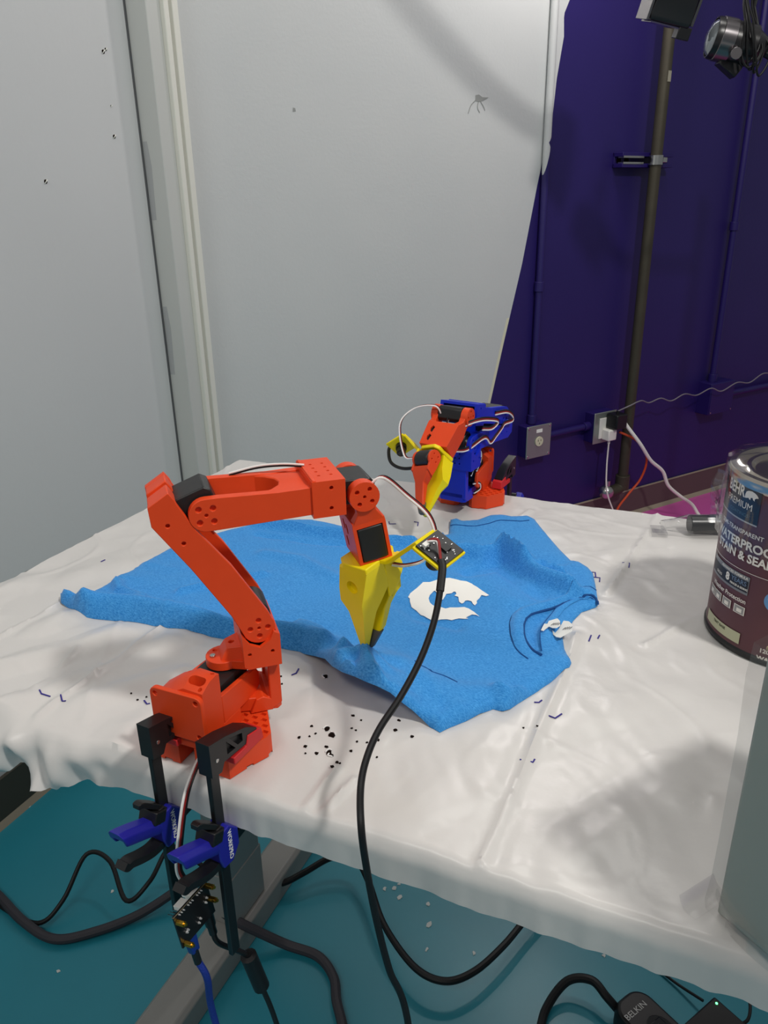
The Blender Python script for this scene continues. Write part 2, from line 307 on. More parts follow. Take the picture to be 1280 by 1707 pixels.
def wall_paint():
    m = bpy.data.materials.new('wall_paint'); m.use_nodes = True; nt = m.node_tree; b = nt.nodes['Principled BSDF']; L = nt.links.new
    N = lambda t: nt.nodes.new(t)
    tc = N('ShaderNodeTexCoord'); sx = N('ShaderNodeSeparateXYZ'); L(tc.outputs['Object'], sx.inputs[0])
    dt = N('ShaderNodeVectorMath'); dt.operation = 'DOT_PRODUCT'; dt.inputs[1].default_value = DR; L(tc.outputs['Object'], dt.inputs[0])
    nz = N('ShaderNodeMath'); nz.operation = 'DIVIDE'; nz.inputs[1].default_value = 3.0; L(sx.outputs['Z'], nz.inputs[0])
    fc = N('ShaderNodeFloatCurve'); cv = fc.mapping.curves[0]
    pts = [(0.0, 0.805), (0.536, 0.937), (0.745, 0.988), (0.981, 1.048), (1.206, 1.093), (1.31, 1.117), (1.325, 1.108), (1.345, 1.122), (1.387, 1.138), (1.498, 1.147), (1.606, 1.165), (1.66, 1.160), (1.70, 1.18), (1.85, 1.20), (3.0, 1.5)]
    while len(cv.points) < len(pts): cv.points.new(0.5, 0.5)
    for p, (z, t) in zip(cv.points, pts): p.location = (z/3.0, t/2.0); p.handle_type = 'VECTOR'
    fc.mapping.update(); L(nz.outputs[0], fc.inputs['Value'])
    t2 = N('ShaderNodeMath'); t2.operation = 'MULTIPLY'; t2.inputs[1].default_value = 2.0; L(fc.outputs[0], t2.inputs[0])
    df = N('ShaderNodeMath'); df.operation = 'SUBTRACT'; L(dt.outputs['Value'], df.inputs[0]); L(t2.outputs[0], df.inputs[1])
    st = N('ShaderNodeMath'); st.operation = 'GREATER_THAN'; st.inputs[1].default_value = 0.0; L(df.outputs[0], st.inputs[0])
    # cream strip of bare wall left of the diagonal paint line, low on the wall
    s1 = N('ShaderNodeMath'); s1.operation = 'GREATER_THAN'; s1.inputs[1].default_value = -0.011; L(df.outputs[0], s1.inputs[0])
    s2 = N('ShaderNodeMath'); s2.operation = 'LESS_THAN'; s2.inputs[1].default_value = 0.82; L(sx.outputs['Z'], s2.inputs[0])
    s3 = N('ShaderNodeMath'); s3.operation = 'MULTIPLY'; L(s1.outputs[0], s3.inputs[0]); L(s2.outputs[0], s3.inputs[1])
    ns = N('ShaderNodeTexNoise'); ns.inputs['Scale'].default_value = 3.5; ns.inputs['Detail'].default_value = 4; L(tc.outputs['Object'], ns.inputs[0])
    wh = N('ShaderNodeMix'); wh.data_type = 'RGBA'; wh.inputs[6].default_value = srgb(196, 199, 200); wh.inputs[7].default_value = srgb(207, 208, 207); L(ns.outputs['Fac'], wh.inputs[0])
    cr = N('ShaderNodeMix'); cr.data_type = 'RGBA'; cr.inputs[7].default_value = srgb(222, 218, 192); L(s3.outputs[0], cr.inputs[0]); L(wh.outputs[2], cr.inputs[6])
    pu = N('ShaderNodeMix'); pu.data_type = 'RGBA'; pu.inputs[6].default_value = srgb(31, 18, 88); pu.inputs[7].default_value = srgb(37, 23, 98); L(ns.outputs['Fac'], pu.inputs[0])
    mx = N('ShaderNodeMix'); mx.data_type = 'RGBA'; L(st.outputs[0], mx.inputs[0]); L(cr.outputs[2], mx.inputs[6]); L(pu.outputs[2], mx.inputs[7]); L(mx.outputs[2], b.inputs['Base Color'])
    b.inputs['Roughness'].default_value = 0.5
    n2 = N('ShaderNodeTexNoise'); n2.inputs['Scale'].default_value = 120; n2.inputs['Detail'].default_value = 3; L(tc.outputs['Object'], n2.inputs[0])
    n3 = N('ShaderNodeTexNoise'); n3.inputs['Scale'].default_value = 9; n3.inputs['Detail'].default_value = 2; L(tc.outputs['Object'], n3.inputs[0])
    ad = N('ShaderNodeMath'); ad.operation = 'ADD'; L(n2.outputs['Fac'], ad.inputs[0]); L(n3.outputs['Fac'], ad.inputs[1])
    bp = N('ShaderNodeBump'); bp.inputs['Strength'].default_value = 0.12; bp.inputs['Distance'].default_value = 0.003; L(ad.outputs[0], bp.inputs['Height']); L(bp.outputs[0], b.inputs['Normal'])
    return m
M_PAINT = wall_paint()
M_WHITEWALL = mat('white_wall', srgb(201, 203, 203), 0.55, var=0.03, vscale=3, bump=0.12, bscale=60)
M_TRIM = mat('trim_grey', srgb(196, 198, 194), 0.45, var=0.02, vscale=4)
M_TRIMW = mat('trim_cream', srgb(224, 224, 214), 0.4)

def floor_mat():
    m = bpy.data.materials.new('epoxy_floor'); m.use_nodes = True; nt = m.node_tree; b = nt.nodes['Principled BSDF']; L = nt.links.new
    N = lambda t: nt.nodes.new(t)
    tc = N('ShaderNodeTexCoord'); sx = N('ShaderNodeSeparateXYZ'); L(tc.outputs['Object'], sx.inputs[0])
    ns = N('ShaderNodeTexNoise'); ns.inputs['Scale'].default_value = 4; ns.inputs['Detail'].default_value = 6; L(tc.outputs['Object'], ns.inputs[0])
    te = N('ShaderNodeMix'); te.data_type = 'RGBA'; te.inputs[6].default_value = srgb(34, 130, 148); te.inputs[7].default_value = srgb(44, 146, 164); L(ns.outputs['Fac'], te.inputs[0])
    g = N('ShaderNodeMath'); g.operation = 'GREATER_THAN'; g.inputs[1].default_value = 1.9; L(sx.outputs['Y'], g.inputs[0])
    mx = N('ShaderNodeMix'); mx.data_type = 'RGBA'; mx.inputs[7].default_value = srgb(206, 92, 168); L(g.outputs[0], mx.inputs[0]); L(te.outputs[2], mx.inputs[6])
    L(mx.outputs[2], b.inputs['Base Color'])
    rr = N('ShaderNodeMapRange'); rr.inputs[3].default_value = 0.26; rr.inputs[4].default_value = 0.42; L(ns.outputs['Fac'], rr.inputs[0]); L(rr.outputs[0], b.inputs['Roughness'])
    n2 = N('ShaderNodeTexNoise'); n2.inputs['Scale'].default_value = 14; L(tc.outputs['Object'], n2.inputs[0])
    bp = N('ShaderNodeBump'); bp.inputs['Strength'].default_value = 0.08; bp.inputs['Distance'].default_value = 0.004; L(n2.outputs['Fac'], bp.inputs['Height']); L(bp.outputs[0], b.inputs['Normal'])
    return m
b = B(); b.box((1.2, 0.9, -0.05), (7.0, 8.0, 0.1))
floor = obj('floor', b, floor_mat(), label='teal glossy epoxy floor turning pink by the purple wall', kind='structure')
random.seed(4)
M_FLECK = mat('paint_fleck', srgb(210, 214, 210), 0.6)
for x, y, r in [(0.442, 0.523, .007), (0.425, 0.56, .004), (0.372, 0.555, .005), (0.355, 0.569, .006), (0.53, 0.50, .004), (0.455, 0.475, .003), (0.73, 0.58, .004), (-0.44, 0.40, .003), (-0.09, 0.20, .004), (-0.12, 0.36, .003), (0.34, 0.56, .004), (0.36, 0.58, .003), (-0.435, 0.46, .004)]:
    b = B(); k = 7; a0 = random.random()*6
    P = [(x+r*random.uniform(.4, 1.1)*math.cos(a0+2*PI*i/k), y+1.4*r*random.uniform(.4, 1.1)*math.sin(a0+2*PI*i/k)) for i in range(k)]
    b.prism(P, 0.0, 0.0012, lambda u, v, w_: (u, v, w_)); obj('paint_fleck', b, M_FLECK, floor)

HW = 3.0
b = B(); b.box((-0.45-0.05, -0.70, HW/2), (0.1, 3.92, HW))
wl = obj('wall_left', b, M_WHITEWALL, label='white painted wall on the left beside the table', kind='structure')
for y, z, r in [(1.010, 1.459, .004), (1.018, 1.464, .003), (1.009, 1.305, .004), (1.012, 1.362, .002), (0.804, 1.216, .004)]:
    b = B(); b.cyl((-0.4505, y, z), (-0.4494, y, z), r, n=9); h = obj('screw_hole', b, M_HOLE, wl)
    b = B(); b.cyl((-0.4505, y, z), (-0.4497, y+.001, z-.001), r*1.35, n=7); obj('chipped_paint', b, M_TRIMW, wl)
b = B(); b.hexa([WR(0, 0), WR(4.2, 0), WR(4.2, 0, -.1), WR(0, 0, -.1)], [WR(0, HW), WR(4.2, HW), WR(4.2, HW, -.1), WR(0, HW, -.1)])
wr = obj('wall_right', b, M_PAINT, org=C0, label='angled wall, white with a diagonal dark purple painted area', kind='structure')
M_SCUFF = mat('scuff', srgb(150, 152, 150), 0.8)
for (t, z, pts) in [(0.862, 1.433, [(-.012, -.006), (.0, -.008), (.012, -.006), (.034, .004), (.012, .004), (.0, .010), (-.012, .008)]), (0.292, 1.384, [(-.004, -.004), (.004, -.003), (.003, .004), (-.003, .005)])]:
    b = B(); b.prism([(t+u, z+v) for u, v in pts], -0.001, 0.0006, lambda u, v, w_: WR(u, v, w_)); obj('scuff_mark', b, M_SCUFF, wr)
for pl in [[(.85, 1.428), (.835, 1.415), (.826, 1.395)], [(.86, 1.425), (.858, 1.41), (.866, 1.398)], [(.868, 1.426), (.88, 1.412), (.884, 1.404)]]:
    b = B(); b.strap([WR(t, z, .0003) for t, z in pl], NR, .001, .0022); obj('scuff_mark', b, M_SCUFF, wr)
# paint beads along the caulked seam
b = B(); random.seed(2)
P = [WR(0.010+random.uniform(-.002, .002), z/100, 0.001) for z in range(0, 300, 2)]
b.tube(P, lambda s: 0.0035+0.002*abs(math.sin(s*90)), 6, 1); obj('trim_1', b, M_TRIM, label='rough caulked seam where the two white walls meet', kind='structure')
# boxed corner pilaster on the left wall
def trim(n, x0, x1, y0, y1, m, lab):
    b = B(); b.box(((x0+x1)/2, (y0+y1)/2, HW/2), (x1-x0, y1-y0, HW)); return obj(n, b, m, bevel=0.0015, label=lab, kind='structure')
trim('trim_2', -0.452, -0.398, 1.094, 1.140, M_TRIM, 'grey flat upright board of the corner trim')
trim('trim_3', -0.452, -0.388, 1.140, 1.156, M_TRIMW, 'cream strip of the corner trim next to the flat board')
trim('trim_4', -0.452, -0.404, 1.156, 1.176, M_TRIM, 'grey recessed groove of the corner trim')
trim('trim_5', -0.452, -0.394, 1.176, 1.196, M_TRIMW, 'cream strip of the corner trim next to the seam')
trim('trim_6', -0.452, -0.448, 1.088, 1.094, mat('dark_gap', srgb(84, 86, 88), .8), 'dark gap line left of the corner trim')
M_PATCH = mat('trim_patch', srgb(172, 174, 174), 0.6)
for z0, z1, k in [(1.14, 1.30, 1), (0.79, 0.95, 2)]:
    b = B(); b.prism([(1.0936, z0), (1.0936, z0), ], 0, 1, lambda u, v, w_: (0, u, v)) if False else b.hexa([Vector((-.449, 1.0937, z0)), Vector((-.435, 1.0937, z0)), Vector((-.431, 1.0937, z1-.05)), Vector((-.436, 1.0937, z1)), Vector((-.447, 1.0937, z1))], [Vector((-.449, 1.0943, z0)), Vector((-.435, 1.0943, z0)), Vector((-.431, 1.0943, z1-.05)), Vector((-.436, 1.0943, z1)), Vector((-.447, 1.0943, z1))])
    obj('paint_patch', b, M_PATCH, bpy.data.objects['trim_2'])
# baseboards
M_BASEL = mat('baseboard_dark', srgb(66, 62, 52), 0.5, var=0.08, vscale=8)
M_BASER = mat('baseboard_brown', srgb(92, 76, 76), 0.45, var=0.08, vscale=8)
M_TOE = mat('toe_strip', srgb(150, 140, 122), 0.55, var=0.1, vscale=20)
b = B(); b.prism([(0, .012), (.010, .012), (.006, .10), (0, .102)], -2.4, 1.09, lambda u, v, w_: (-.45+u, w_, v))
o = obj('baseboard_left', b, M_BASEL, label='dark vinyl baseboard along the left wall', kind='structure')
b = B(); b.prism([(0, 0), (.018, 0), (.010, .014), (0, .014)], -2.4, 1.09, lambda u, v, w_: (-.45+u, w_, v)); obj('toe_strip', b, M_TOE, o)
b = B(); b.prism([(0, .010), (.010, .010), (.006, .104), (0, .106)], 0.02, 4.2, lambda u, v, w_: WR(w_, v, u))
o = obj('baseboard_right', b, M_BASER, label='brown vinyl baseboard along the purple wall', kind='structure')
b = B(); b.prism([(0, 0), (.020, 0), (.010, .014), (0, .014)], 0.02, 4.2, lambda u, v, w_: WR(w_, v, u)); obj('toe_strip', b, M_TOE, o)
b = B(); b.prism([(.0055, .103), (.0075, .103), (.0065, .108), (.003, .108)], 0.02, 4.2, lambda u, v, w_: WR(w_, v, u)); obj('top_lip', b, M_TOE, o)

# ------------------------------------------------------------------ table
T = 0.74
TL = 1.52
M_TOP = mat('table_top', srgb(48, 46, 44), 0.5)
M_LEG = mat('leg_grey', srgb(136, 140, 138), 0.35, metal=0.0, var=0.12, vscale=9)
M_FOOT = mat('foot_grey', srgb(148, 146, 142), 0.4, metal=0.0, var=0.06, vscale=9)
tb = thing('folding_table', (0.75, 0.355, 0), 'long work table with grey steel legs under the white plastic cover', 'table')
b = B(); b.box((TL/2, 0.357, T-0.0185), (TL-.006, 0.705, 0.032)); obj('tabletop', b, M_TOP, tb, bevel=0.002)
for x0 in (0.112, TL-0.112-0.065):
    b = B(); b.prism([(x0, 0), (x0+.065, 0), (x0+.065, .045), (x0+.058, .052), (x0+.007, .052), (x0, .045)], 0.04, 0.68, lambda u, v, w_: (u, w_, v)); ft = obj('foot', b, M_FOOT, tb, bevel=0.002)
    b = B(); b.box((x0+.029, 0.392, 0.37), (.046, .085, .70)); lg = obj('leg', b, M_LEG, tb, bevel=0.003)
    b = B(); b.box((x0+.029, 0.392, 0.105), (.049, .088, .105)); obj('base_sleeve', b, M_FOOT, lg, bevel=0.002)
    b = B(); b.box((x0+.034, 0.36, T-.045), (.07, .5, .022)); obj('top_rail', b, M_LEG, tb, bevel=0.002)

# ------------------------------------------------------------------ plastic table cover
def seg_d(px, py, l):
    best = 9
    for (ax, ay), (bx, by) in zip(l[:-1], l[1:]):
        dx, dy = bx-ax, by-ay; L2 = dx*dx+dy*dy; t = max(0, min(1, ((px-ax)*dx+(py-ay)*dy)/L2))
        best = min(best, math.hypot(px-ax-t*dx, py-ay-t*dy))
    return best
FLAT = [(0.421, 0.035, .052), (0.421, 0.07, .045), (0.447, 0.66, .055), (0.878, 0.42, .085), (0.89, 0.07, .08), (0.79, 0.665, .06)]
def cloth_z(x, y):
    q = noise.noise(Vector((x*9, y*9, 3)))*0.0016+noise.noise(Vector((x*26+y*14, y*24-x*9, 7)))*0.0010+noise.noise(Vector((x*60+y*40, y*22-x*14, 4)))*0.00045
    q += 0.0022*max(0, noise.noise(Vector((x*15-y*11, (x+y)*5.0, 1.3)))-.12)*2
    if x < 0.40 and y < 0.3:
        k = min(1, (0.40-x)/.15)*min(1, (0.3-y)/.2)
        q += k*0.0085*noise.noise(Vector((x*22-y*16, x*9+y*10, 5.1)))
    rg = 1-abs(noise.noise(Vector((x*10+y*6, y*8-x*3, 11))))
    q += 0.0005*max(0, rg-.93)*14*(1.0 if x > .42 else 2.6)
    rg = 1-abs(noise.noise(Vector((x*22-y*9, y*19+x*6, 17))))
    q += 0.00025*max(0, rg-.92)*12
    if y < 0.05: q += (0.05-y)/.05*0.0012*noise.noise(Vector((x*60, y*20, 2)))
    for c in CREASES:
        xs = [p[0] for p in c]; ys = [p[1] for p in c]
        if min(xs)-.02 < x < max(xs)+.02 and min(ys)-.02 < y < max(ys)+.02:
            d = seg_d(x, y, c); q += 0.0022*math.exp(-(d/.0030)**2)-.0007*math.exp(-((d-.009)/.006)**2)
    for cx, cy, rr in FLAT:
        d = math.hypot(x-cx, y-cy)
        if d < rr+.03: q *= max(0, (d-rr)/.03)
    return T+0.0005+max(-0.0012, q*1.25)
def hem(x):
    h = 0.035+0.003*noise.noise(Vector((x*14, 0, 9)))+.002*noise.noise(Vector((x*60, 0, 3)))
    if x < 0.36:
        k = min(1, (0.36-x)/.09); k = k*k*(3-2*k)
        h += k*(0.014+0.010*noise.noise(Vector((x*40, 4, 1)))+0.007*noise.noise(Vector((x*110, 8, 1))))
    return h
b = B(); dx = 0.0032; xs = [i*dx for i in range(0, int(TL/dx)+1)]
ys = [0.712-i*0.0032 for i in range(0, 223)]
verts = []; rows = 0
HANG = [0.004, .008, .012, .4, .5, .6, .7, .8, .9, 1.0]
for x in xs:
    col_ = [(x, 0.7125, T-.032), (x, .7135, T-.012), (x, .7128, T-.002)]
    for y in ys: col_.append((x, y, cloth_z(x, y)))
    h = hem(x); ksm = max(0, min(1, (0.36-x)/.12)); out = 0.006+ksm*.016
    wob = noise.noise(Vector((x*34, 1, 2)))*.0025+noise.noise(Vector((x*90, 5, 2)))*.0012
    for i in range(1, 13):
        s = i/12; yy = -out*math.sin(min(1, s*2.2)*PI/2)*1.0-(wob*s)-ksm*(.012*math.sin(x*85+s*3)+.007*math.sin(x*190-s*5))*s
        zz = T-h*(s**1.15)*(1 if s > .15 else .8)
        col_.append((x, yy, zz))
    rows = len(col_); verts += col_
vv = [b.bm.verts.new(p) for p in verts]
for i in range(len(xs)-1):
    for j in range(rows-1): b.bm.faces.new((vv[i*rows+j], vv[i*rows+j+1], vv[(i+1)*rows+j+1], vv[(i+1)*rows+j]))
M_CLOTH = mat('white_plastic_film', srgb(213, 210, 207), 0.30, spec=0.5, bump=0.35, bscale=26)
# hanging ends left and right
for xe, sg in ((0, -1), (TL, 1)):
    prev = None
    for j in range(0, 223, 3):
        y = ys[j]; z0 = cloth_z(xe, y); cur = [b.bm.verts.new((xe+sg*q, y, z0-e)) for q, e in ((0, 0), (.005, .004), (.007, .016), (.008, .034+.003*math.sin(j)))]
        if prev:
            for k in range(3): b.bm.faces.new((prev[k], prev[k+1], cur[k+1], cur[k]))
        prev = cur
cl = obj('plastic_tablecloth', b, M_CLOTH, org=(0.75, 0.355, T), ang=60, label='white plastic film tablecloth with creases, holes and blue pen marks, draped over the table', cat='tablecloth')
for l in PEN_MARKS:
    b = B(); pts = [Vector((x, y, cloth_z(x, y)+.0006)) for x, y in l]
    b.strap(pts, (0, 0, 1), .0006, .0013, sub=1); obj('pen_mark', b, M_INK, cl)
random.seed(11)
M_RIM = mat('torn_rim', srgb(246, 245, 243), 0.3)
for x, y, r in PUNCTURES:
    k = 8; a0 = random.random()*6; z = cloth_z(x, y)
    prof = [(r*random.uniform(.55, 1.25)*math.cos(a0+2*PI*i/k)*1.2, r*random.uniform(.55, 1.25)*math.sin(a0+2*PI*i/k)*1.2) for i in range(k)]
    b = B(); b.prism([(x+u, y+v) for u, v in prof], z+.0002, z+.0008, lambda u, v, w_: (u, v, w_)); obj('torn_hole', b, M_HOLE, cl)
    if r > .0016:
        b = B(); b.tube([(x+u*1.25, y+v*1.25, z+.0008+random.random()*.001) for u, v in prof[:4]], .0006, 5, 2); obj('torn_rim', b, M_RIM, cl)
# ------------------------------------------------------------------ robot arms
def rot2(p, c, ang, n):
    ca, sa = math.cos(ang), math.sin(ang); x, y = p[0]-c[0], p[1]-c[1]
    return (n[0]+x*ca-y*sa, n[1]+x*sa+y*ca)
def robot(name, org, base_yaw, phi, pose, col, label, group):
    org = Vector(org); p_ = R(phi)
    D = Vector((math.sin(p_), math.cos(p_), 0)); N = Vector((math.cos(p_), -math.sin(p_), 0)); Z = Vector((0, 0, 1))
    root = thing(name, org, label, 'robot arm', group)
    ry = Matrix.Rotation(R(base_yaw), 3, 'Z')
    base = lambda x, y, z: org+ry @ Vector((x, y, z))*.001
    A = lambda a, s, z: org+(D*a+N*s+Z*z)*.001
    S, E, W = pose['S'], pose['E'], pose['W']; th = R(pose['tilt']); rho = R(pose['roll'])
    S0, E0, W0 = (29, 106), (-3, 209), (122, 209)
    du = math.atan2(E[1]-S[1], E[0]-S[0])-math.atan2(E0[1]-S0[1], E0[0]-S0[0])
    dl = math.atan2(W[1]-E[1], W[0]-E[0])
    U = lambda a, s, z: A(*(lambda q: (q[0], s, q[1]))(rot2((a, z), S0, du, S)))
    Lo = lambda a, s, z: A(*(lambda q: (q[0], s, q[1]))(rot2((a, z), E0, dl, E)))
    ct, st = math.cos(th), math.sin(th); cr, sr = math.cos(rho), math.sin(rho)
    Wf = lambda a, s, z: A(W[0]+a*ct+z*st, s, W[1]-z*ct+a*st)
    G = lambda x, y, z: Wf(x*cr+y*sr, -x*sr+y*cr, 62+z)
    P = lambda n, b, m, fn=None, bev=0.0008, par=None, **k: obj(n, b.xf(fn) if fn else b, m, par or root, bevel=bev, **k)
    # ---- base
    wing = [(8, -61), (41, -61), (46, -46), (55, -26), (55, -19), (36, 6), (14, 8), (8, 3)]
    for sg in (1, -1):
        b = B(); b.prism([(x*sg, y) for x, y in wing], 0, 20, lambda u, v, w_: (u, v, w_))
        c = B()
        for i in range(4):
            for j in range(7):
                x = 17+i*9.5+(j % 2)*4.7; y = -40+j*6.6
                if x < 51 and (y < 2-(x-36)*1.25 or x < 33) and y < 3 and y > -38+(x-46)*1.2: c.box((x*sg, y, 19.5), (5, 3.2, 5))
        for x, y in ((20, -61), (47, -42), (55, -22), (30, 9)): c.box((x*sg, y, 0), (8, 6, 4))
        b = cut(b, c); P('base_foot', b, col['base'], base, 0.0006)
    hs_ = lambda y, k: [(-24, y, 33), (24, y, 33), (24, y, 77+k), (6, y, 78+k), (-10, y, 70+k), (-24, y, 60+k)]
    b = B(); b.loft([hs_(-62, 0), hs_(-52, 5), hs_(-43, 6), hs_(-39, 5)])
    c = B(); c.prism(arc(10, -53, 4, 90, 270, 8)+arc(17, -53, 4, -90, 90, 8), 66, 100, lambda u, v, w_: (u, v, w_))
    for x, y in ((20, -42), (-2, -42), (20, -59)): c.cyl((x, y, 70), (x, y, 100), 1.7, n=10)
    b = cut(b, c); P('housing_block', b, col['base'], base)
    for sg in (1, -1):
        b = B(); b.prism([(-38.5, 33), (-38.5, 60), (12, 57), (16, 50), (16, 38), (8, 33)], sg*19.5, sg*23.9, lambda u, v, w_: (w_, u, v))
        P('housing_wall', b, col['base'], base)
    b = B(); b.box((0, -38, 27), (48, 46, 14)); P('housing_floor', b, col['base'], base)
    b = B(); pl = []
    for cx, cz, a0 in ((19, 69, 0), (-19, 69, 90), (-19, 38, 180), (19, 38, 270)): pl += arc(cx, cz, 6, a0, a0+90, 4)
    b.prism(pl, -66, -61.5, lambda u, v, w_: (u, w_, v)); c = B()
    for x, z in ((19.5, 69.5), (-19.5, 69.5), (-19.5, 37.5), (19.5, 37.5)): c.cyl((x, -70, z), (x, -60, z), 2.1, n=14)
    b = cut(b, c); P('mounting_plate', b, col['base'], base)
    b = B(); b.box((0, -13, 52), (34, 44, 22)); P('servo_motor', b, M_SERVO, base, .0008)
    b = B(); b.cyl((0, 0, 60), (0, 0, 65), 10); P('servo_horn', b, M_STEEL, base, .0004)
    # ---- shoulder bracket
    b = B(); b.prism(arc(0, 0, 17, 70, 290, 18)+[(40, -22), (44, -18), (44, 18), (40, 22)], 21, 34, lambda u, v, w_: (u, v, w_))
    P('pan_turntable', b, col['link'], A)
    b = B(); b.prism([(34, 21), (44, 27), (44, 74), (34, 74)], -22, 22, lambda u, v, w_: (u, w_, v))
    c = B(); c.box((34, 0, 48), (4, 32, 32)); b = cut(b, c); P('shoulder_bracket', b, col['link'], A, .001)
    b = B(); b.prism([(16, 21), (36, 21), (36, 32), (28, 36), (22, 34)], -22, 22, lambda u, v, w_: (u, w_, v)); P('bracket_gusset', b, col['link'], A)
    b = B(); b.prism(arc(0, 0, 15, 70, 290, 14)+[(18, -20), (18, 20)], 64, 72, lambda u, v, w_: (u, v, w_))
    c = B(); c.cyl((-6, -8, 70), (-6, -8, 95), 2); c.cyl((0, 9, 70), (0, 9, 95), 2); b = cut(b, c); P('pan_cap_plate', b, col['link'], A)
    b = B(); b.loft([[(-4, -11, 71), (16, -16, 71), (16, 16, 71), (-4, 11, 71)], [(3, -8, 82), (16, -13, 84), (16, 13, 84), (3, 8, 82)]]); c = B(); c.cyl((8, 0, 78), (8, 0, 95), 2.4, n=12); b = cut(b, c); P('pan_top_cap', b, col['link'], A)
    b = B(); b.cyl((-9, 2, 71.5), (-9, 2, 74), 2.4); sc_ = P('screw', b, M_STEEL, A, .0003)
    b = B(); b.prism([(14, 74), (17, 71), (45, 71), (45, 100), (40, 103), (37, 96), (28, 90), (20, 94), (14, 103)], -31, 31, lambda u, v, w_: (u, w_, v))
    c = B(); c.box((30, 0, 100), (25, 54, 44))
    for s_ in (-31, 31):
        for a_, z_ in ((19, 85), (38, 85)): c.cyl((a_, s_-6, z_), (a_, s_+6, z_), 1.7, n=12)
    for s_ in (-12, -5, 5, 12):
        for z_ in (80, 88, 95):
            c.cyl((10, s_, z_), (22, s_, z_), 1.2, n=8); c.cyl((40, s_, z_), (50, s_, z_), 1.2, n=8)
    b = cut(b, c); P('shoulder_motor_holder', b, col['link'], A)
    b = B(); b.prism(arc(29, 112, 12, 0, 180, 8)+[(17, 80), (41, 80)], -17, 17, lambda u, v, w_: (u, w_, v)); P('servo_motor', b, M_SERVO, A, .0015)
    for s_ in (-1, 1):
        b = B(); b.cyl((29, s_*17, 106), (29, s_*21, 106), 10); P('servo_horn', b, M_STEEL, A, .0003)
    # ---- upper arm
    up = arc(29, 106, 13.5, -150, 35, 14)+[(37.5, 120), (12, 165.6), (-11.5, 199), (-23.6, 222), (-25, 226), (-29, 232), (-44.7, 222), (-43.7, 206.6), (-19, 168), (8, 121)]
    hol = lambda c, fn, ctr, rr, hr, s0, s1, a0=45: [c.cyl(fn(ctr[0]+rr*math.cos(R(a0+90*k)), s0, ctr[1]+rr*math.sin(R(a0+90*k))), fn(ctr[0]+rr*math.cos(R(a0+90*k)), s1, ctr[1]+rr*math.sin(R(a0+90*k))), hr, n=10) for k in range(4)]
    ident = lambda a, s, z: (a, s, z)
    for s0, s1 in ((21, 27), (-27, -21)):
        b = B(); b.prism(up, s0, s1, lambda u, v, w_: (u, w_, v)); c = B(); o_ = 27*(1 if s1 > 0 else -1)
        hol(c, ident, (29, 106), 7.2, 2.3, o_-3, o_+3, 0); c.cyl((29, o_-3, 106), (29, o_+3, 106), 1.5, n=10)
        for a_, z_ in ((-32, 206), (-22, 190)): c.cyl((a_, o_-4, z_), (a_, o_+4, z_), 1.7, n=12)
        b = cut(b, c); P('upper_arm_plate', b, col['link'], U)
    b = B(); b.prism([(10, 122), (-18, 169), (-43.5, 207), (-38, 209), (-13, 172), (15, 126)], -22, 22, lambda u, v, w_: (u, w_, v)); P('upper_arm_web', b, col['link'], U)
    for s0, s1 in ((4, 22), (-22, -4)):
        b = B(); b.prism([(-43.4, 207), (-44.4, 221.8), (-29, 231.6), (-25.4, 226), (-21, 214), (-34, 206)], s0, s1, lambda u, v, w_: (u, w_, v)); P('elbow_motor_holder', b, col['link'], U)
    b = B(); b.prism([(-42, 208), (-41, 220), (-31, 226), (-24, 214)], -5, 5, lambda u, v, w_: (u, w_, v)); P('holder_slot_floor', b, col['link'], U, 0)
    b = B(); b.prism([(6, 178), (12, 182), (5, 193), (-1, 189)], -27.5, -18, lambda u, v, w_: (u, w_, v)); P('cable_clip', b, col['link'], U, .0005)
    rt = Matrix.Rotation(R(20), 2); cs = [(-24, -12.5), (16, -12.5), (20, -8), (20, 8), (16, 12.5), (-24, 12.5)]
    b = B(); b.prism([tuple(Vector((-13, 213))+rt @ Vector(q)) for q in cs], -17.5, 17.5, lambda u, v, w_: (u, w_, v)); P('servo_motor', b, M_SERVO, U, .001)
    for s_ in (-1, 1):
        b = B(); b.cyl((-3, s_*17, 210), (-3, s_*20.5, 210), 10); P('servo_horn', b, M_STEEL, U, .0003)
    # ---- lower arm
    lw = arc(-3, 210.5, 13.2, 90, 270, 14)+[(6, 197.4), (80, 199.5), (80, 222.6), (53, 222), (7, 223.7)]
    for s0, s1 in ((20, 27.5), (-27.5, -20)):
        b = B(); b.prism(lw, s0, s1, lambda u, v, w_: (u, w_, v)); c = B(); o_ = 27.5*(1 if s1 > 0 else -1)
        hol(c, ident, (-3, 210.5), 7.6, 2.4, o_-3, o_+3); c.cyl((-3, o_-3, 210.5), (-3, o_+3, 210.5), 1.5, n=10)
        b = cut(b, c); P('forearm_prong', b, col['link'], Lo, .0014)
    b = B(); b.prism([(40, 21), (49, 16), (56, 8), (58, 0), (56, -8), (49, -16), (40, -21), (81, -21), (81, 21)], 199.6, 221.5, lambda u, v, w_: (u, v, w_)); P('forearm_body', b, col['link'], Lo, .001)
    b = B(); b.box((92.5, 0, 212), (27, 59, 30.5)); c = B(); c.box((99, 0, 212), (30, 49, 22.5))
    for s_ in (-30, 30):
        for a_, z_ in ((94.5, 221), (94, 204)): c.cyl((a_, s_-5, z_), (a_, s_+5, z_), 1.7, n=12)
    for a_ in (88, 98):
        for s_ in (-15, -5, 5, 15): c.cyl((a_, s_, 221), (a_, s_, 232), 1.4, n=8)
    b = cut(b, c); P('wrist_motor_holder', b, col['link'], Lo, .0015)
    b = B(); b.box((81, 0, 226.3), (3, 57, 4)); P('holder_lip', b, col['link'], Lo, .0006)
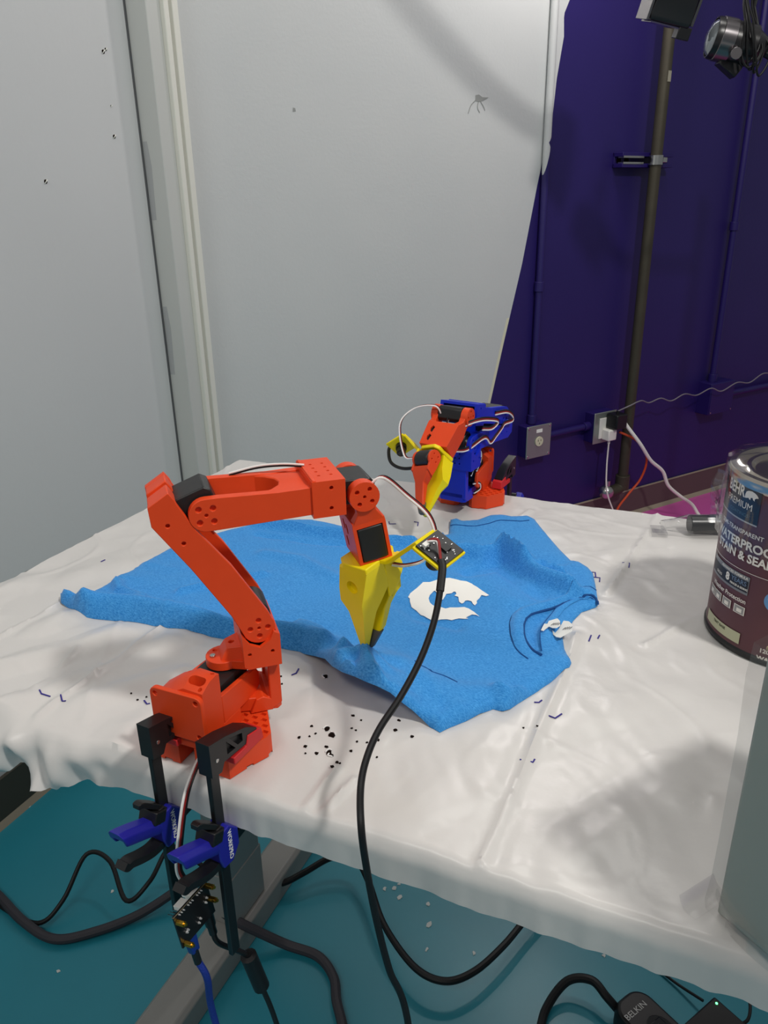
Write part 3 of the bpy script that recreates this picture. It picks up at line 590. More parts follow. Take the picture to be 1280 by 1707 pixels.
    b = B(); b.prism([(90, 200), (130, 200), (134, 204), (134, 217), (130, 221), (90, 221)], -17.5, 17.5, lambda u, v, w_: (u, w_, v)); P('servo_motor', b, M_SERVO, Lo, .001)
    # ---- wrist
    for sg in (1, -1):
        b = B(); b.cyl((0, sg*18, 0), (0, sg*28, 0), 12.7, n=28); c = B()
        hol(c, ident, (0, 0), 7.6, 2.0, sg*24, sg*32); c.cyl((0, sg*24, 0), (0, sg*32, 0), 1.5, n=10)
        b = cut(b, c); P('wrist_disc', b, col['wrist'], Wf, .0006)
        b = B(); b.loft([[(-9, sg*17, 6), (9, sg*17, 6), (9, sg*26, 6), (-9, sg*26, 6)], [(-8, sg*17, 15), (8, sg*17, 15), (8, sg*25, 15), (-8, sg*25, 15)], [(-14, sg*12, 25), (14, sg*12, 25), (14, sg*23, 25), (-14, sg*23, 25)]]); P('wrist_yoke', b, col['wrist'], Wf, .0008)
        b = B(); b.cyl((0, sg*16.8, 0), (0, sg*18.2, 0), 10); P('servo_horn', b, M_STEEL, Wf, .0002)
    b = B(); b.loft([[(-14, -23, 23), (14, -23, 23), (14, 23, 23), (-14, 23, 23)], [(-14.5, -23, 28), (14.5, -23, 28), (14.5, 23, 28), (-14.5, 23, 28)], [(-14.5, -20, 62), (14.5, -20, 62), (14.5, 22, 62), (-14.5, 22, 62)]])
    c = B(); c.box((0, 13, 44.5), (22.6, 30, 31.5))
    for s_, z_ in ((-9, 34), (-1, 36), (-8, 50)): c.prism([(s_-2.6, z_-3), (s_+1, z_-5.5), (s_+3.6, z_-1), (s_+2.6, z_+4), (s_-1, z_+5.5)], -18, -10, lambda u, v, w_: (w_, u, v))
    for s_, z_ in ((12, 36), (12, 50)): c.prism([(s_-2.6, z_-3), (s_+1, z_-5.5), (s_+3.6, z_-1), (s_+2.6, z_+4), (s_-1, z_+5.5)], 10, 18, lambda u, v, w_: (w_, u, v))
    b = cut(b, c); P('wrist_block', b, col['wrist'], Wf, .0008)
    b = B(); b.box((0, 12, 44.5), (21.6, 23, 30.5)); P('servo_motor', b, M_SERVO, Wf, .0012)
    b = B(); b.box((-9.8, -5, 44), (.6, 22, 30)); P('servo_face', b, M_SERVO, Wf, 0)
    b = B(); b.cyl((0, 0, 60), (0, 0, 64), 11); P('servo_horn', b, M_STEEL, Wf, .0003)
    # ---- gripper
    sj = col['jaw']
    b = B(); b.prism([(-26, -8), (-26, 20), (10, 20), (17, 13), (17, -12), (11, -17), (-19, -17)], 0.5, 6, lambda u, v, w_: (u, v, w_)); P('gripper_top_plate', b, sj, G, .0012)
    def rl(x0, x1, ya, yc, yb, z): return [(x0, ya, z), (x0+min(3, (x1-x0)*.4), ya-3*min(1, (x1-x0)/10), z), (x1, ya-3*min(1, (x1-x0)/10), z), (x1, yb, z), (x0, yc, z)]
    b = B(); b.loft([rl(-26, -2, -12, 20, 20, 5), rl(-26, -4, -19, 10.5, 20, 28), rl(-26, -11, -21, 5, 15, 41), rl(-25.2, -14, -14.5, 3, 9, 52), rl(-22.5, -18, -12, -7, -7, 93)])
    c = B(); c.cyl((-22, -2, 23.5), (-30, -2, 23.5), 6.2, n=24); b = cut(b, c); P('fixed_jaw', b, sj, G, .0012)
    b = B(); b.prism([(-4, 5), (17, 5), (17, 22), (10, 32), (-4, 40)], 17, 20, lambda u, v, w_: (u, w_, v)); P('jaw_side_plate', b, sj, G, .0008)
    b = B(); b.prism(arc(9, 20, 13, -90, 90, 10)+[(-3, 33), (-3, 7)], -12.5, 12.5, lambda u, v, w_: (u, w_, v)); P('servo_motor', b, M_SERVO, G, .002)
    mj = col['moving']
    for s_ in (-1, 1):
        b = B(); b.prism(arc(10, 20, 11.5, -150, 60, 14)+[(14, 40), (2, 44), (0, 30)], s_*13.4, s_*16.6, lambda u, v, w_: (u, w_, v)); c = B()
        hol(c, lambda a, s, z: (a, s, z), (10, 20), 6, 1.3, s_*14.5, s_*19)
        b = cut(b, c); P('moving_jaw_ear', b, mj, G, .0006)
        b = B(); b.cyl((10, s_*12.4, 20), (10, s_*13.6, 20), 9); P('servo_horn', b, M_STEEL, G, .0002)
    b = B(); q = lambda x0, x1, y0, y1, z: [(x0, y0, z), (x1, y0, z), (x1, y1, z), (x0, y1, z)]
    b.loft([q(3, 15, -16.6, 16.6, 34), q(-1, 11, -14, 14, 44), q(-6, 4, -6, 11, 53), q(-12, -5, -7, 8, 72), q(-17, -13.5, -11, -4, 92)]); P('moving_jaw', b, mj, G, .0012)
    b = B(); b.loft([q(-14.2, -8, -7.5, 7.5, 75), q(-17.6, -13, -11.5, -3.5, 93)]); P('grip_pad', b, M_GREYPAD, G, .0006)
    # ---- wrist camera
    ca_, sa_ = math.cos(R(30)), math.sin(R(30))
    K = lambda u, v, n_: G(3+u, 79+v*ca_+n_*sa_, -17+v*sa_-n_*ca_)
    b = B(); b.box((0, 0, -1.6), (32, 31, 3)); P('camera_mount', b, sj, K, .0008)
    b = B(); b.strap([(0, 10, 2.5), (0, 24, 2), (1, 32, -1), (2.5, 50, -14), (3, 66.5, -25.5)], (1, 0, 0), lambda s: 15+9*s, 3.4, sub=4); P('camera_arm', b, sj, G, .0006)
    b = B(); b.box((0, 0, 1.2), (28.5, 28, 1.6)); pcb = P('camera_board', b, M_PCB, K, .0002)
    random.seed(5); b = B()
    for i in range(26):
        u, v = random.uniform(-12, 12), random.uniform(-12, 12)
        if abs(u) < 5 and abs(v) < 5: continue
        b.box((u, v, 2.3), (random.uniform(.6, 1.6), random.uniform(.5, 1.1), .6))
    P('solder_joints', b, M_SOLDER, K, 0, pcb, kind='stuff')
    b = B(); b.box((3, 3, 2.8), (7, 7, 1.6)); P('chip', b, M_BLACK, K, .0002, pcb)
    b = B(); b.box((-7, -9, 3.2), (8, 4, 3)); P('socket', b, M_WHITEP, K, .0003, pcb)
    b = B(); b.cyl((0, 0, -3), (0, 0, -10), 8, n=20); b.cyl((0, 0, -10), (0, 0, -19), 6.6, n=20); ln = P('camera_lens', b, M_BLACK, K, .0004)
    b = B(); b.cyl((0, 0, -19), (0, 0, -19.4), 4.8, n=16); P('lens_glass', b, M_LENS, K, 0, ln)
    return root, dict(A=A, U=U, Lo=Lo, W=Wf, G=G, K=K, base=base)

near, NF = robot('robot_arm', (0.421, 0.066, T+.0012), 0, 48, dict(S=(29, 106), E=(-3, 209), W=(122, 209), tilt=9.7, roll=30),
    dict(base=M_ORANGE, link=M_ORANGE, wrist=M_ORANGE, jaw=M_YELLOW, moving=M_YELLOW), 'orange robot arm with yellow gripper pinching the blue shirt, clamped to near table edge', 'desktop robot arms')
far, FF = robot('robot_arm', (0.447, 0.648, T+.0012), 180, 188, dict(S=(29, 106), E=(-78, 123), W=(44, 150), tilt=50, roll=-22),
    dict(base=M_ORANGE, link=M_BLUE, wrist=M_ORANGE, jaw=M_YELLOW, moving=M_ORANGE), 'folded robot arm with blue links, orange base and yellow jaw at the far table edge', 'desktop robot arms')
mm = lambda fn, l: [fn(*p) for p in l]
# servo leads of the near arm
wires('servo_lead', mm(NF['Lo'], [(22, -24, 224), (45, -22, 228), (65, -16, 229.5), (82, -10, 228.5)]), (0, 0, 1), near, .0009, .0016, [M_BLACKW, M_WHITEW])
wires('servo_lead', mm(NF['W'], [(6, 18, -3)])+mm(NF['W'], [(20, 20, -9)])+mm(NF['G'], [(28, 30, -46), (34, 46, -26), (30, 52, -6), (22, 44, 10), (12, 30, 14), (6, 20, 12)]), (0, 1, 0), near)
# ------------------------------------------------------------------ bar clamps
def clamp(org, psi, label, zs, flip=1, full=True):
    """org: bar centre at the level of the cloth; the jaw points along +v; zs: level of the sliding jaw"""
    org = Vector(org); vx = Vector((math.sin(R(psi)), math.cos(R(psi)), 0)); sx_ = Vector((vx.y, -vx.x, 0))
    F = lambda v, s, z: org+vx*v+sx_*s+Vector((0, 0, z))
    root = thing('bar_clamp', F(0, 0, -.165), label, 'clamp', 'bar clamps holding the robot arms')
    P = lambda n, b, m, par=None, bev=.0006, **k: obj(n, b.xf(F), m, par or root, bevel=bev, **k)
    b = B(); b.box((0, 0, -.0625), (.010, .0045, .205)); P('bar', b, M_BLACK)
    prof = [(-.007, .058), (.012, .054), (.036, .046), (.049, .037), (.050, .029), (.040, .030), (.034, .031), (.008, .033), (.004, .026), (-.007, .028)]
    b = B(); b.prism(prof, -.0065, .0065, lambda u, v, w_: (u, w_, v)); c = B()
    for sg in (1, -1):
        c.prism([(.012, .049), (.012, .037), (.022, .036)], sg*.0035, sg*.01, lambda u, v, w_: (u, w_, v))
        c.prism([(.015, .050), (.025, .037), (.031, .0365), (.031, .044)], sg*.0035, sg*.01, lambda u, v, w_: (u, w_, v))
    b = cut(b, c); hd = P('fixed_jaw', b, M_BLACK)
    b = B(); b.cyl((0, -.007, .040), (0, .007, .040), .0018, n=10); P('rivet', b, M_STEEL, hd, .0002)
    b = B(); b.prism([(.018, .029), (.034, .029), (.037, .0375), (.054, .034), (.056, .0225), (.018, .0225)], -.0075, .0075, lambda u, v, w_: (u, w_, v)); P('red_pad', b, M_RED, None, .0008)
    # sliding part
    dz = zs+.043
    sh = lambda l: [(u, v+dz) for u, v in l]
    b = B(); b.prism(sh([(-.010, -.052), (.008, -.050), (.040, -.046), (.040, -.0405), (.010, -.0395), (-.004, -.0200), (-.012, -.0200), (-.012, -.040)]), -.007, .007, lambda u, v, w_: (u, w_, v)); P('sliding_jaw', b, M_BLACK, None, .001)
    b = B(); b.prism(sh([(.026, -.0405), (.041, -.0405), (.041, -.0375), (.026, -.0375)]), -.0075, .0075, lambda u, v, w_: (u, w_, v)); P('red_pad', b, M_RED)
    b = B(); b.prism(sh([(-.012, -.026), (.002, -.024), (.012, -.034), (.012, -.050), (.003, -.061), (-.008, -.060), (-.012, -.048), (-.012, -.036)]), -.0088, .0088, lambda u, v, w_: (u, w_, v)); hs = P('handle_housing', b, M_CLAMPBLUE, None, .001)
    b = B(); b.box((-.011, 0, -.0255+dz), (.012, .0185, .011), Matrix.Rotation(R(20), 3, 'Y')); P('collar', b, M_BLACK, None, .001)
    for sg in (1, -1):
        t = text_b('WORKPRO', .0062, lambda u, v, w_: F(.001+v*sg, sg*.0090, -.0425+dz-u), bold=.00014, xs=.92)
        obj('lettering', t, M_PRINTW, hs)
    hl = []
    for v, z, h in ((-.008, -.0380, .0098), (-.018, -.0330, .0096), (-.030, -.0270, .0094), (-.042, -.0215, .0092), (-.0480, -.0190, .0085)):
        z += dz; k = [(-.30, -.0068, -.85), (-.05, -.0088, -.25), (.10, -.0082, .45), (.28, -.0045, .95), (.28, .0045, .95), (.10, .0082, .45), (-.05, .0088, -.25), (-.30, .0068, -.85)]
        hl.append([(v-h*a, s_, z+h*c_) for a, s_, c_ in k])
    b = B(); b.loft(hl); c = B(); c.box((-.048, 0, -.0255+dz), (.030, .0095, .010), Matrix.Rotation(R(25), 3, 'Y')); b = cut(b, c); P('handle', b, M_CLAMPBLUE, None, .0008)
    b = B(); b.strap([(.0, 0, -.0535+dz), (-.010, 0, -.0560+dz), (-.020, 0, -.0560+dz), (-.031, 0, -.0525+dz), (-.041, 0, -.0480+dz), (-.046, 0, -.0475+dz), (-.049, 0, -.0445+dz)], (0, 1, 0), lambda s: .0125-.002*s, .0062); P('trigger', b, M_BLACK, None, .0012)
    b = B(); b.strap([(-.008, 0, -.019+dz), (-.016, 0, -.0115+dz), (-.022, 0, -.0065+dz), (-.026, 0, -.006+dz)], (0, 1, 0), lambda s: .012-.005*s, .0045); P('release_lever', b, M_BLACK, None, .001)
    return root
clamp((0.4635, -0.0175, T), 4, 'black bar clamp with blue handle, right one of the pair on the orange arm', -.043)
clamp((0.4080, -0.0175, T), 4, 'black bar clamp with blue handle, left one of the pair on the orange arm', -.043)
clamp((0.494, 0.731, T), 186, 'black bar clamp behind the blue folded arm at the far table edge', -.05)

# ------------------------------------------------------------------ hanging servo controller board
cb = thing('controller_board', (0.44, -0.035, T-.118), 'black servo controller board with white sockets and brass standoffs hanging below the table edge', 'circuit board')
e1 = Vector((0.06, 1.0, -0.02)).normalized(); e2 = Vector((0.22, 0.10, -1.0)); e2 = (e2-e1*e2.dot(e1)).normalized(); e3 = e1.cross(e2)
if e3.x < 0: e3 = -e3
bo = Vector((0.4365, -0.0545, T-.0985))
Fb = lambda u, v, w_: bo+e1*u+e2*v+e3*w_
def PB(n, b, m, par=None, bev=.0002, **k): return obj(n, b.xf(Fb), m, par or cb, bevel=bev, **k)
b = B(); b.box((.0205, .0155, 0), (.041, .031, .0016)); bd = PB('circuit_board', b, M_PCB)
b = B(); b.box((.0205, .0005, 0), (.0412, .0007, .0017)); PB('board_edge', b, mat('board_edge', srgb(130, 118, 90), .6), bd, 0)
for u0 in (.0105, .0235):
    b = B(); b.box((u0+.0045, .0028, -.0048), (.0095, .0056, .008)); c = B(); c.box((u0+.0045, .0028, -.008), (.0075, .0038, .006)); b = cut(b, c); PB('white_socket', b, M_WHITEP)
b = B(); b.box((.028, .0028, -.0105), (.0075, .0045, .006)); PB('white_plug', b, M_WHITEP, None, .0004)
for u0 in (.006, .0165, .0275):
    for k in range(3):
        b = B(); b.cyl((u0+k*.0026, .0022, .0006), (u0+k*.0026, .0022, .0026), .0008, .0004, 8); PB('solder_pin', b, M_SOLDER, bd, 0)
for u, v in ((.036, .0125), (.0338, .0155), (.0375, .0158), (.0095, .0205), (.0078, .0215), (.0215, .025), (.024, .0228)):
    b = B(); b.cyl((u, v, .0006), (u, v, .0026), .0012, .0007, 8); PB('solder_pin', b, M_SOLDER, bd, 0)
for k in range(3):
    b = B(); b.box((.003+k*.0026, .002, -.004), (.0007, .0007, .009)); PB('header_pin', b, M_STEEL, None, 0)
for u, v in ((.0395, .003), (.0385, .0285-.013), (.0025, .0065), (.0035, .0285)):
    b = B(); b.cyl((u, v, .0008), (u, v, .0085), .0025, n=6); sd = PB('brass_standoff', b, M_BRASS)
    b = B(); b.cyl((u, v, .0085), (u, v, .0105), .0013, n=8); PB('stud', b, M_BRASS, sd, 0)
b = B(); b.box((.0375, .018, -.006), (.009, .014, .011)); PB('power_jack', b, M_BLACK, None, .0006)
b = B(); b.box((.012, .028, -.0028), (.009, .008, .0035)); PB('usb_socket', b, M_STEEL, None, .0004)
# lead from the arm's base down to the board
lead = thing('servo_cable', (0.436, -0.03, T-.09), 'white, red and black servo cable running from the orange base down to the board', 'cable')
wires('cable_cores', [(0.424, 0.055, T+.022), (0.430, 0.020, T+.014), (0.4355, -0.004, T+.010), (0.4365, -0.021, T-.006), (0.4350, -0.034, T-.045), (0.4340, -0.037, T-.066), (0.4345, -0.033, T-.083), Fb(.028, .0028, -.0125)], (0.3, 1, 0), lead, .0012, .0022)
def cable(name, pts, r, m, label, cat='cable', sub=8, group=None, n=10):
    b = B(); b.tube(pts, r, n, sub); P0 = Vector(pts[0]); return obj(name, b, m, org=min((Vector(p) for p in pts), key=lambda q: q.z), label=label, cat=cat, group=group)
# blue usb cable
M_BLUECABLE = mat('blue_braid', srgb(24, 48, 140), 0.55, bump=0.5, bscale=900)
us = thing('usb_cable', (0.4450, -0.021, T-.47), 'blue braided USB cable hanging from the controller board', 'cable')
p0 = Fb(.012, .031, -.0028); p1 = Fb(.012, .046, -.0028)
b = B(); b.hexa([p0+e1*a+e3*c_ for a, c_ in ((-.005, -.003), (.005, -.003), (.005, .003), (-.005, .003))], [p1+e1*a+e3*c_ for a, c_ in ((-.004, -.003), (.004, -.003), (.004, .003), (-.004, .003))]); obj('plug', b, mat('blue_plug', srgb(20, 50, 130), .35), us, bevel=.0008)
b = B(); b.tube([p1+e2*(-.002), p1+e2*.004, p1+e2*.012], .0033, 10, 2); obj('strain_relief', b, M_BLACK, us)
b = B(); b.tube([p1+e2*.010, p1+e2*.030+Vector((.002, .002, 0)), (0.446, -0.036, T-.222), (0.450, -0.030, T-.30), (0.447, -0.01, T-.42), (0.40, 0.05, T-.60), (0.33, 0.05, T-.728), (0.33, -.15, T-.734), (0.45, -0.4, T-.734)], .0030, 10, 8); obj('cord', b, M_BLUECABLE, us)
# black power lead with ferrite
pw = thing('power_cable', (0.45, 0.02, T-.45), 'black power lead with a fat ferrite bead hanging from the controller board', 'cable')
q0 = Fb(.0375, .020, -.006); 
b = B(); b.tube([q0, q0+e2*.010, q0+e2*.024], lambda s: .0055-.001*s, 12, 3); obj('barrel_plug', b, M_BLACK, pw)
b = B(); b.tube([q0+e2*.022, q0+e2*.028, q0+e2*.033], .0036, 10, 2); obj('strain_relief', b, M_BLACK, pw)
k0 = Vector((0.4645, -0.0005, T-.192)); k1 = Vector((0.4700, 0.0050, T-.232))
b = B(); b.tube([q0+e2*.030, q0+e2*.044+Vector((.002, .001, 0)), k0, k1, (0.478, 0.010, T-.28), (0.49, 0.02, T-.40), (0.52, 0.02, T-.60), (0.60, -.05, T-.735), (0.75, -.3, T-.735)], .0024, 10, 8); obj('cord', b, M_RUBBER, pw)
dk = (k1-k0).normalized(); b = B(); b.tube([k0-dk*.005, k0, k0+dk*.004, k0+dk*.012, k1-dk*.010, k1-dk*.003, k1, k1+dk*.005], lambda s: .0036 if (s < .08 or s > .92) else .0074, 14, 3); obj('ferrite_bead', b, M_RUBBER, pw)
# black cable of the wrist camera
K = NF['K']
cc_ = thing('camera_cable', (0.63, -0.04, 0.01), 'long black cable curving from the camera board down over the table front', 'cable')
b = B(); b.tube([K(-4, -10, 4), K(-3, -7, 8), K(-1, -3, 8), (0.5975, 0.1205, 0.9115), (0.6013, 0.1147, 0.9046)], .0012, 8, 6); obj('red_green_cores', b, M_REDW, cc_)
b = B(); b.tube([K(-6, -10, 4), K(-5, -7, 7), K(-2, -3, 7), (0.5970, 0.1210, 0.9110), (0.6013, 0.1147, 0.9046)], .0009, 8, 6); obj('white_core', b, M_WHITEW, cc_)
b = B(); b.tube([(0.5985, 0.1190, 0.9100), (0.6013, 0.1147, 0.9046), (0.6038, 0.1029, 0.8915)], .0033, 10, 4); obj('sleeve', b, M_RUBBER, cc_)
b = B(); b.tube([(0.6005, 0.1160, 0.9062), (0.6038, 0.1029, 0.8915), (0.6047, 0.0862, 0.8716), (0.6017, 0.0663, 0.8509), (0.5952, 0.0441, 0.8315), (0.5874, 0.0217, 0.8155), (0.5855, 0.0035, 0.8030), (0.5878, -0.0122, 0.7899), (0.5982, -0.034, 0.7769), (0.6017, -0.0345, 0.7406), (0.608, -0.035, 0.698), (0.6175, -0.036, 0.6546), (0.6338, -.038, 0.6015), (0.66, -.07, T-.30), (0.68, -.12, T-.60), (0.74, -.3, T-.735)], .0026, 10, 10); obj('cord', b, M_RUBBER, cc_)
# ------------------------------------------------------------------ blue t-shirt
def inside(x, y, poly):
    c = False; j = len(poly)-1
    for i in range(len(poly)):
        xi, yi = poly[i][0], poly[i][1]; xj, yj = poly[j][0], poly[j][1]
        if (yi > y) != (yj > y) and x < (xj-xi)*(y-yi)/(yj-yi)+xi: c = not c
        j = i
    return c
def resamp(P, st, closed=True):
    out = []; n = len(P)
    for i in range(n if closed else n-1):
        a, c = Vector(P[i]), Vector(P[(i+1) % n]); k = max(1, int((c-a).length/st))
        for q in range(k): out.append(a.lerp(c, q/k))
    if not closed: out.append(Vector(P[-1]))
    return out
EDGE = [Vector((p.x, p.y, max(p.z, cloth_z(p.x, p.y)+.0012))) for p in resamp(SHIRT_EDGE, 0.004)]
PIN = Vector((0.5135, 0.1560))
NECK = COLLAR_IN+BACK_IN[::-1]
def shirt_z(x, y, dm, ez):
    """height over the table: dm distance from the outline, ez outline height there (relative)"""
    k = 1-math.exp(-dm/.0045)
    z = ez*math.exp(-(dm/.040)**1.2)+(0.0075*(k))*(1-0.35*math.exp(-dm/.03))
    for l, a, w_ in FOLDS:
        xs = [p[0] for p in l]; ys = [p[1] for p in l]
        if min(xs)-3*w_ < x < max(xs)+3*w_ and min(ys)-3*w_ < y < max(ys)+3*w_:
            d = seg_d(x, y, l); z += 1.7*a*math.exp(-(d/(w_*.8))**2)*min(1, dm/.006)
    z += k*(0.0024*noise.noise(Vector((x*14, y*14, 2)))+0.0005*noise.noise(Vector((x*40, y*40, 8))))
    if inside(x, y, NECK): z -= 0.0060*min(1, min(seg_d(x, y, COLLAR_IN), seg_d(x, y, BACK_IN))/.005)
    # tent pulled up by the gripper
    dx_, dy_ = x-PIN.x, y-PIN.y; r = math.hypot(dx_, dy_); an = math.atan2(dy_, dx_)
    z = max(z, cloth_z(x, y)-T+.0022)
    z += 0.026*math.exp(-(r/.026)**1.25)*(1+0.28*math.cos(an*5+.6)*min(1, r/.018))
    z += 0.018*math.exp(-(math.hypot(x-.4860, y-.166)/.009)**2)-.012*math.exp(-(math.hypot(x-.496, y-.166)/.007)**2)
    z += 0.012*math.exp(-(seg_d(x, y, [(.5160, .150), (.540, .122)])/.006)**2)-.008*math.exp(-(seg_d(x, y, [(.512, .14), (.522, .112)])/.005)**2)
    return z
def near_edge(x, y):
    best = 9; bz = 0
    for p in EDGE:
        d = (p.x-x)**2+(p.y-y)**2
        if d < best: best = d; bz = p.z
    return math.sqrt(best), bz-T
pts = [Vector((p.x, p.y)) for p in EDGE]; zs_ = [p.z for p in EDGE]; ne = len(EDGE)
x0_, x1_ = min(p.x for p in EDGE), max(p.x for p in EDGE); y0_, y1_ = min(p.y for p in EDGE), max(p.y for p in EDGE)
st_ = 0.0045; gx_ = x0_; row = 0
EP = [(p.x, p.y) for p in EDGE]
yv = y0_
while yv < y1_:
    xv = x0_+(row % 2)*st_/2
    while xv < x1_:
        if inside(xv, yv, EP):
            dm, ez = near_edge(xv, yv)
            if dm > st_*.55: pts.append(Vector((xv, yv))); zs_.append(T+shirt_z(xv, yv, dm, ez))
        xv += st_
    yv += st_*.87; row += 1
r_ = geometry.delaunay_2d_cdt(pts, [], [list(range(ne))], 1, 1e-5)
b = B(); vo = []
for i, v in enumerate(r_[0]):
    src = r_[3][i]; vo.append(b.bm.verts.new((v.x, v.y, zs_[src[0]] if src else T+.004)))
for f in r_[2]:
    try: b.bm.faces.new([vo[i] for i in f])
    except ValueError: pass
# underside skirt so that the cloth has thickness down to the table
ring = vo[:ne]
low = [b.bm.verts.new((p.x*1.0, p.y, max(cloth_z(p.x, p.y)+.0003, p.z-.0040))) for p in EDGE]
for i in range(ne):
    j = (i+1) % ne
    try: b.bm.faces.new((ring[i], low[i], low[j], ring[j]))
    except ValueError: pass
def fabric():
    m = mat('heather_blue', srgb(40, 132, 208), 0.9, spec=0.12); nt = m.node_tree; bs = nt.nodes['Principled BSDF']; L = nt.links.new
    tc = [n for n in nt.nodes if n.type == 'TEX_COORD'][0]
    mp = nt.nodes.new('ShaderNodeMapping'); mp.inputs['Scale'].default_value = (420, 1500, 420); mp.inputs['Rotation'].default_value = (0, 0, .5); L(tc.outputs['Object'], mp.inputs[0])
    n = nt.nodes.new('ShaderNodeTexNoise'); n.inputs['Scale'].default_value = 1; n.inputs['Detail'].default_value = 4; L(mp.outputs[0], n.inputs[0])
    cr = nt.nodes.new('ShaderNodeValToRGB'); cr.color_ramp.elements[0].position = .3; cr.color_ramp.elements[0].color = srgb(34, 122, 200); cr.color_ramp.elements[1].position = .72; cr.color_ramp.elements[1].color = srgb(84, 168, 234)
    L(n.outputs['Fac'], cr.inputs[0]); L(cr.outputs[0], bs.inputs['Base Color'])
    bp = nt.nodes.new('ShaderNodeBump'); bp.inputs['Strength'].default_value = .12; bp.inputs['Distance'].default_value = .0004; L(n.outputs['Fac'], bp.inputs['Height']); L(bp.outputs[0], bs.inputs['Normal'])
    bs.inputs['Sheen Weight'].default_value = .15
    return m
M_SHIRT = fabric()
shirt = obj('t_shirt', b, M_SHIRT, org=(0.5, 0.35, T), ang=70, label='blue heather T-shirt with white printed emblem, spread rumpled on the table', cat='shirt')
def sz(x, y, up):
    dm, ez = near_edge(x, y); return T+shirt_z(x, y, dm, ez)+up
def patch(poly, up, st, name, m, par, th=0.0):
    """piece lying on the shirt surface, bounded by poly"""
    P = resamp([(p[0], p[1], 0) for p in poly], st); pp = [Vector((p.x, p.y)) for p in P]; n0 = len(pp); PL = [(p.x, p.y) for p in pp]
    X0, X1 = min(p.x for p in pp), max(p.x for p in pp); Y0, Y1 = min(p.y for p in pp), max(p.y for p in pp)
    y = Y0
    while y < Y1:
        x = X0
        while x < X1:
            if inside(x, y, PL) and min((q-Vector((x, y))).length for q in pp[:n0]) > st*.5: pp.append(Vector((x, y)))
            x += st
        y += st
    rr = geometry.delaunay_2d_cdt(pp, [], [list(range(n0))], 1, 1e-6); bb = B()
    vs = [bb.bm.verts.new((v.x, v.y, sz(v.x, v.y, up))) for v in rr[0]]
    for f in rr[2]:
        try: bb.bm.faces.new([vs[i] for i in f])
        except ValueError: pass
    return obj(name, bb, m, par, ang=80)
patch(LOGO, .0010, .0022, 'white_emblem', M_PRINTW, shirt)
def ribbing(out, inn, up, name, k=14):
    A_ = resamp([(p[0], p[1], 0) for p in out], .003, False); I_ = resamp([(p[0], p[1], 0) for p in inn], .003, False); bb = B(); prev = None; n = 60
    for i in range(n+1):
        a = A_[int(i/n*(len(A_)-1))]; c = I_[int(i/n*(len(I_)-1))]; cur = []
        for q in range(6):
            t = q/5; p = a.lerp(c, t); cur.append(bb.bm.verts.new((p.x, p.y, sz(p.x, p.y, up*math.sin(PI*min(1, .12+t*.8))*min(1, i/8, (n-i)/14)))))
        if prev:
            for q in range(5): bb.bm.faces.new((prev[q], prev[q+1], cur[q+1], cur[q]))
        prev = cur
    return obj(name, bb, M_SHIRT, shirt, ang=80)
ribbing(COLLAR_OUT, COLLAR_IN, .0060, 'collar_front')
ribbing(BACK_OUT, BACK_IN, .0022, 'collar_back')
def seam(l, up, r, name, m):
    P = crom([(x, y, 0) for x, y in l], 6); bb = B(); bb.tube([(p.x, p.y, sz(p.x, p.y, up)) for p in P], r, 6, 1); return obj(name, bb, m, shirt)
M_SEAM = mat('seam_blue', srgb(20, 84, 150), .9)
seam(COLLAR_OUT, .0004, .0007, 'collar_seam', M_SEAM)
seam([(x, y) for x, y in COLLAR_IN], .0006, .0015, 'collar_inner_shade', mat('neck_shadow_blue', srgb(18, 74, 136), .9))  # dark blue tube paints the shade along the collar's inner edge
seam(SLEEVE_SEAM, .0004, .0007, 'sleeve_seam', M_SEAM)
seam(SEAM_LOW, .0003, .0006, 'side_seam', M_SEAM)
seam(BACK_IN, .0005, .0006, 'collar_back_seam', M_SEAM)
M_TAG = mat('white_tag', srgb(238, 238, 234), .6)
for nm, pl, h0, tl in (('care_tag', TAG_A, .006, .010), ('care_tag', TAG_B, .004, .012)):
    bb = B(); cx_ = sum(p[0] for p in pl)/len(pl)
    lo_ = [Vector((x, y, T+.0090+h0+tl*math.sin((x-cx_)*130)*.30)) for x, y in pl]; bb.hexa(lo_, [p+Vector((0, 0, .0006)) for p in lo_])
    tg = obj(nm, bb, M_TAG, shirt)
    M_TXT = mat('tag_print', srgb(70, 70, 74), .7)
    mx_ = max(p[0] for p in pl)-.004; my_ = sum(p[1] for p in pl)/len(pl)
    for k in range(4):
        bb = B(); bb.box((cx_+.002+k*.0022, my_+.001, T+.0102+h0+tl*math.sin((.002+k*.0022)*130)*.30), (.0006, .006, .0002), Matrix.Rotation(R(-20), 3, 'Z')); obj('tag_print', bb, M_TXT, tg)
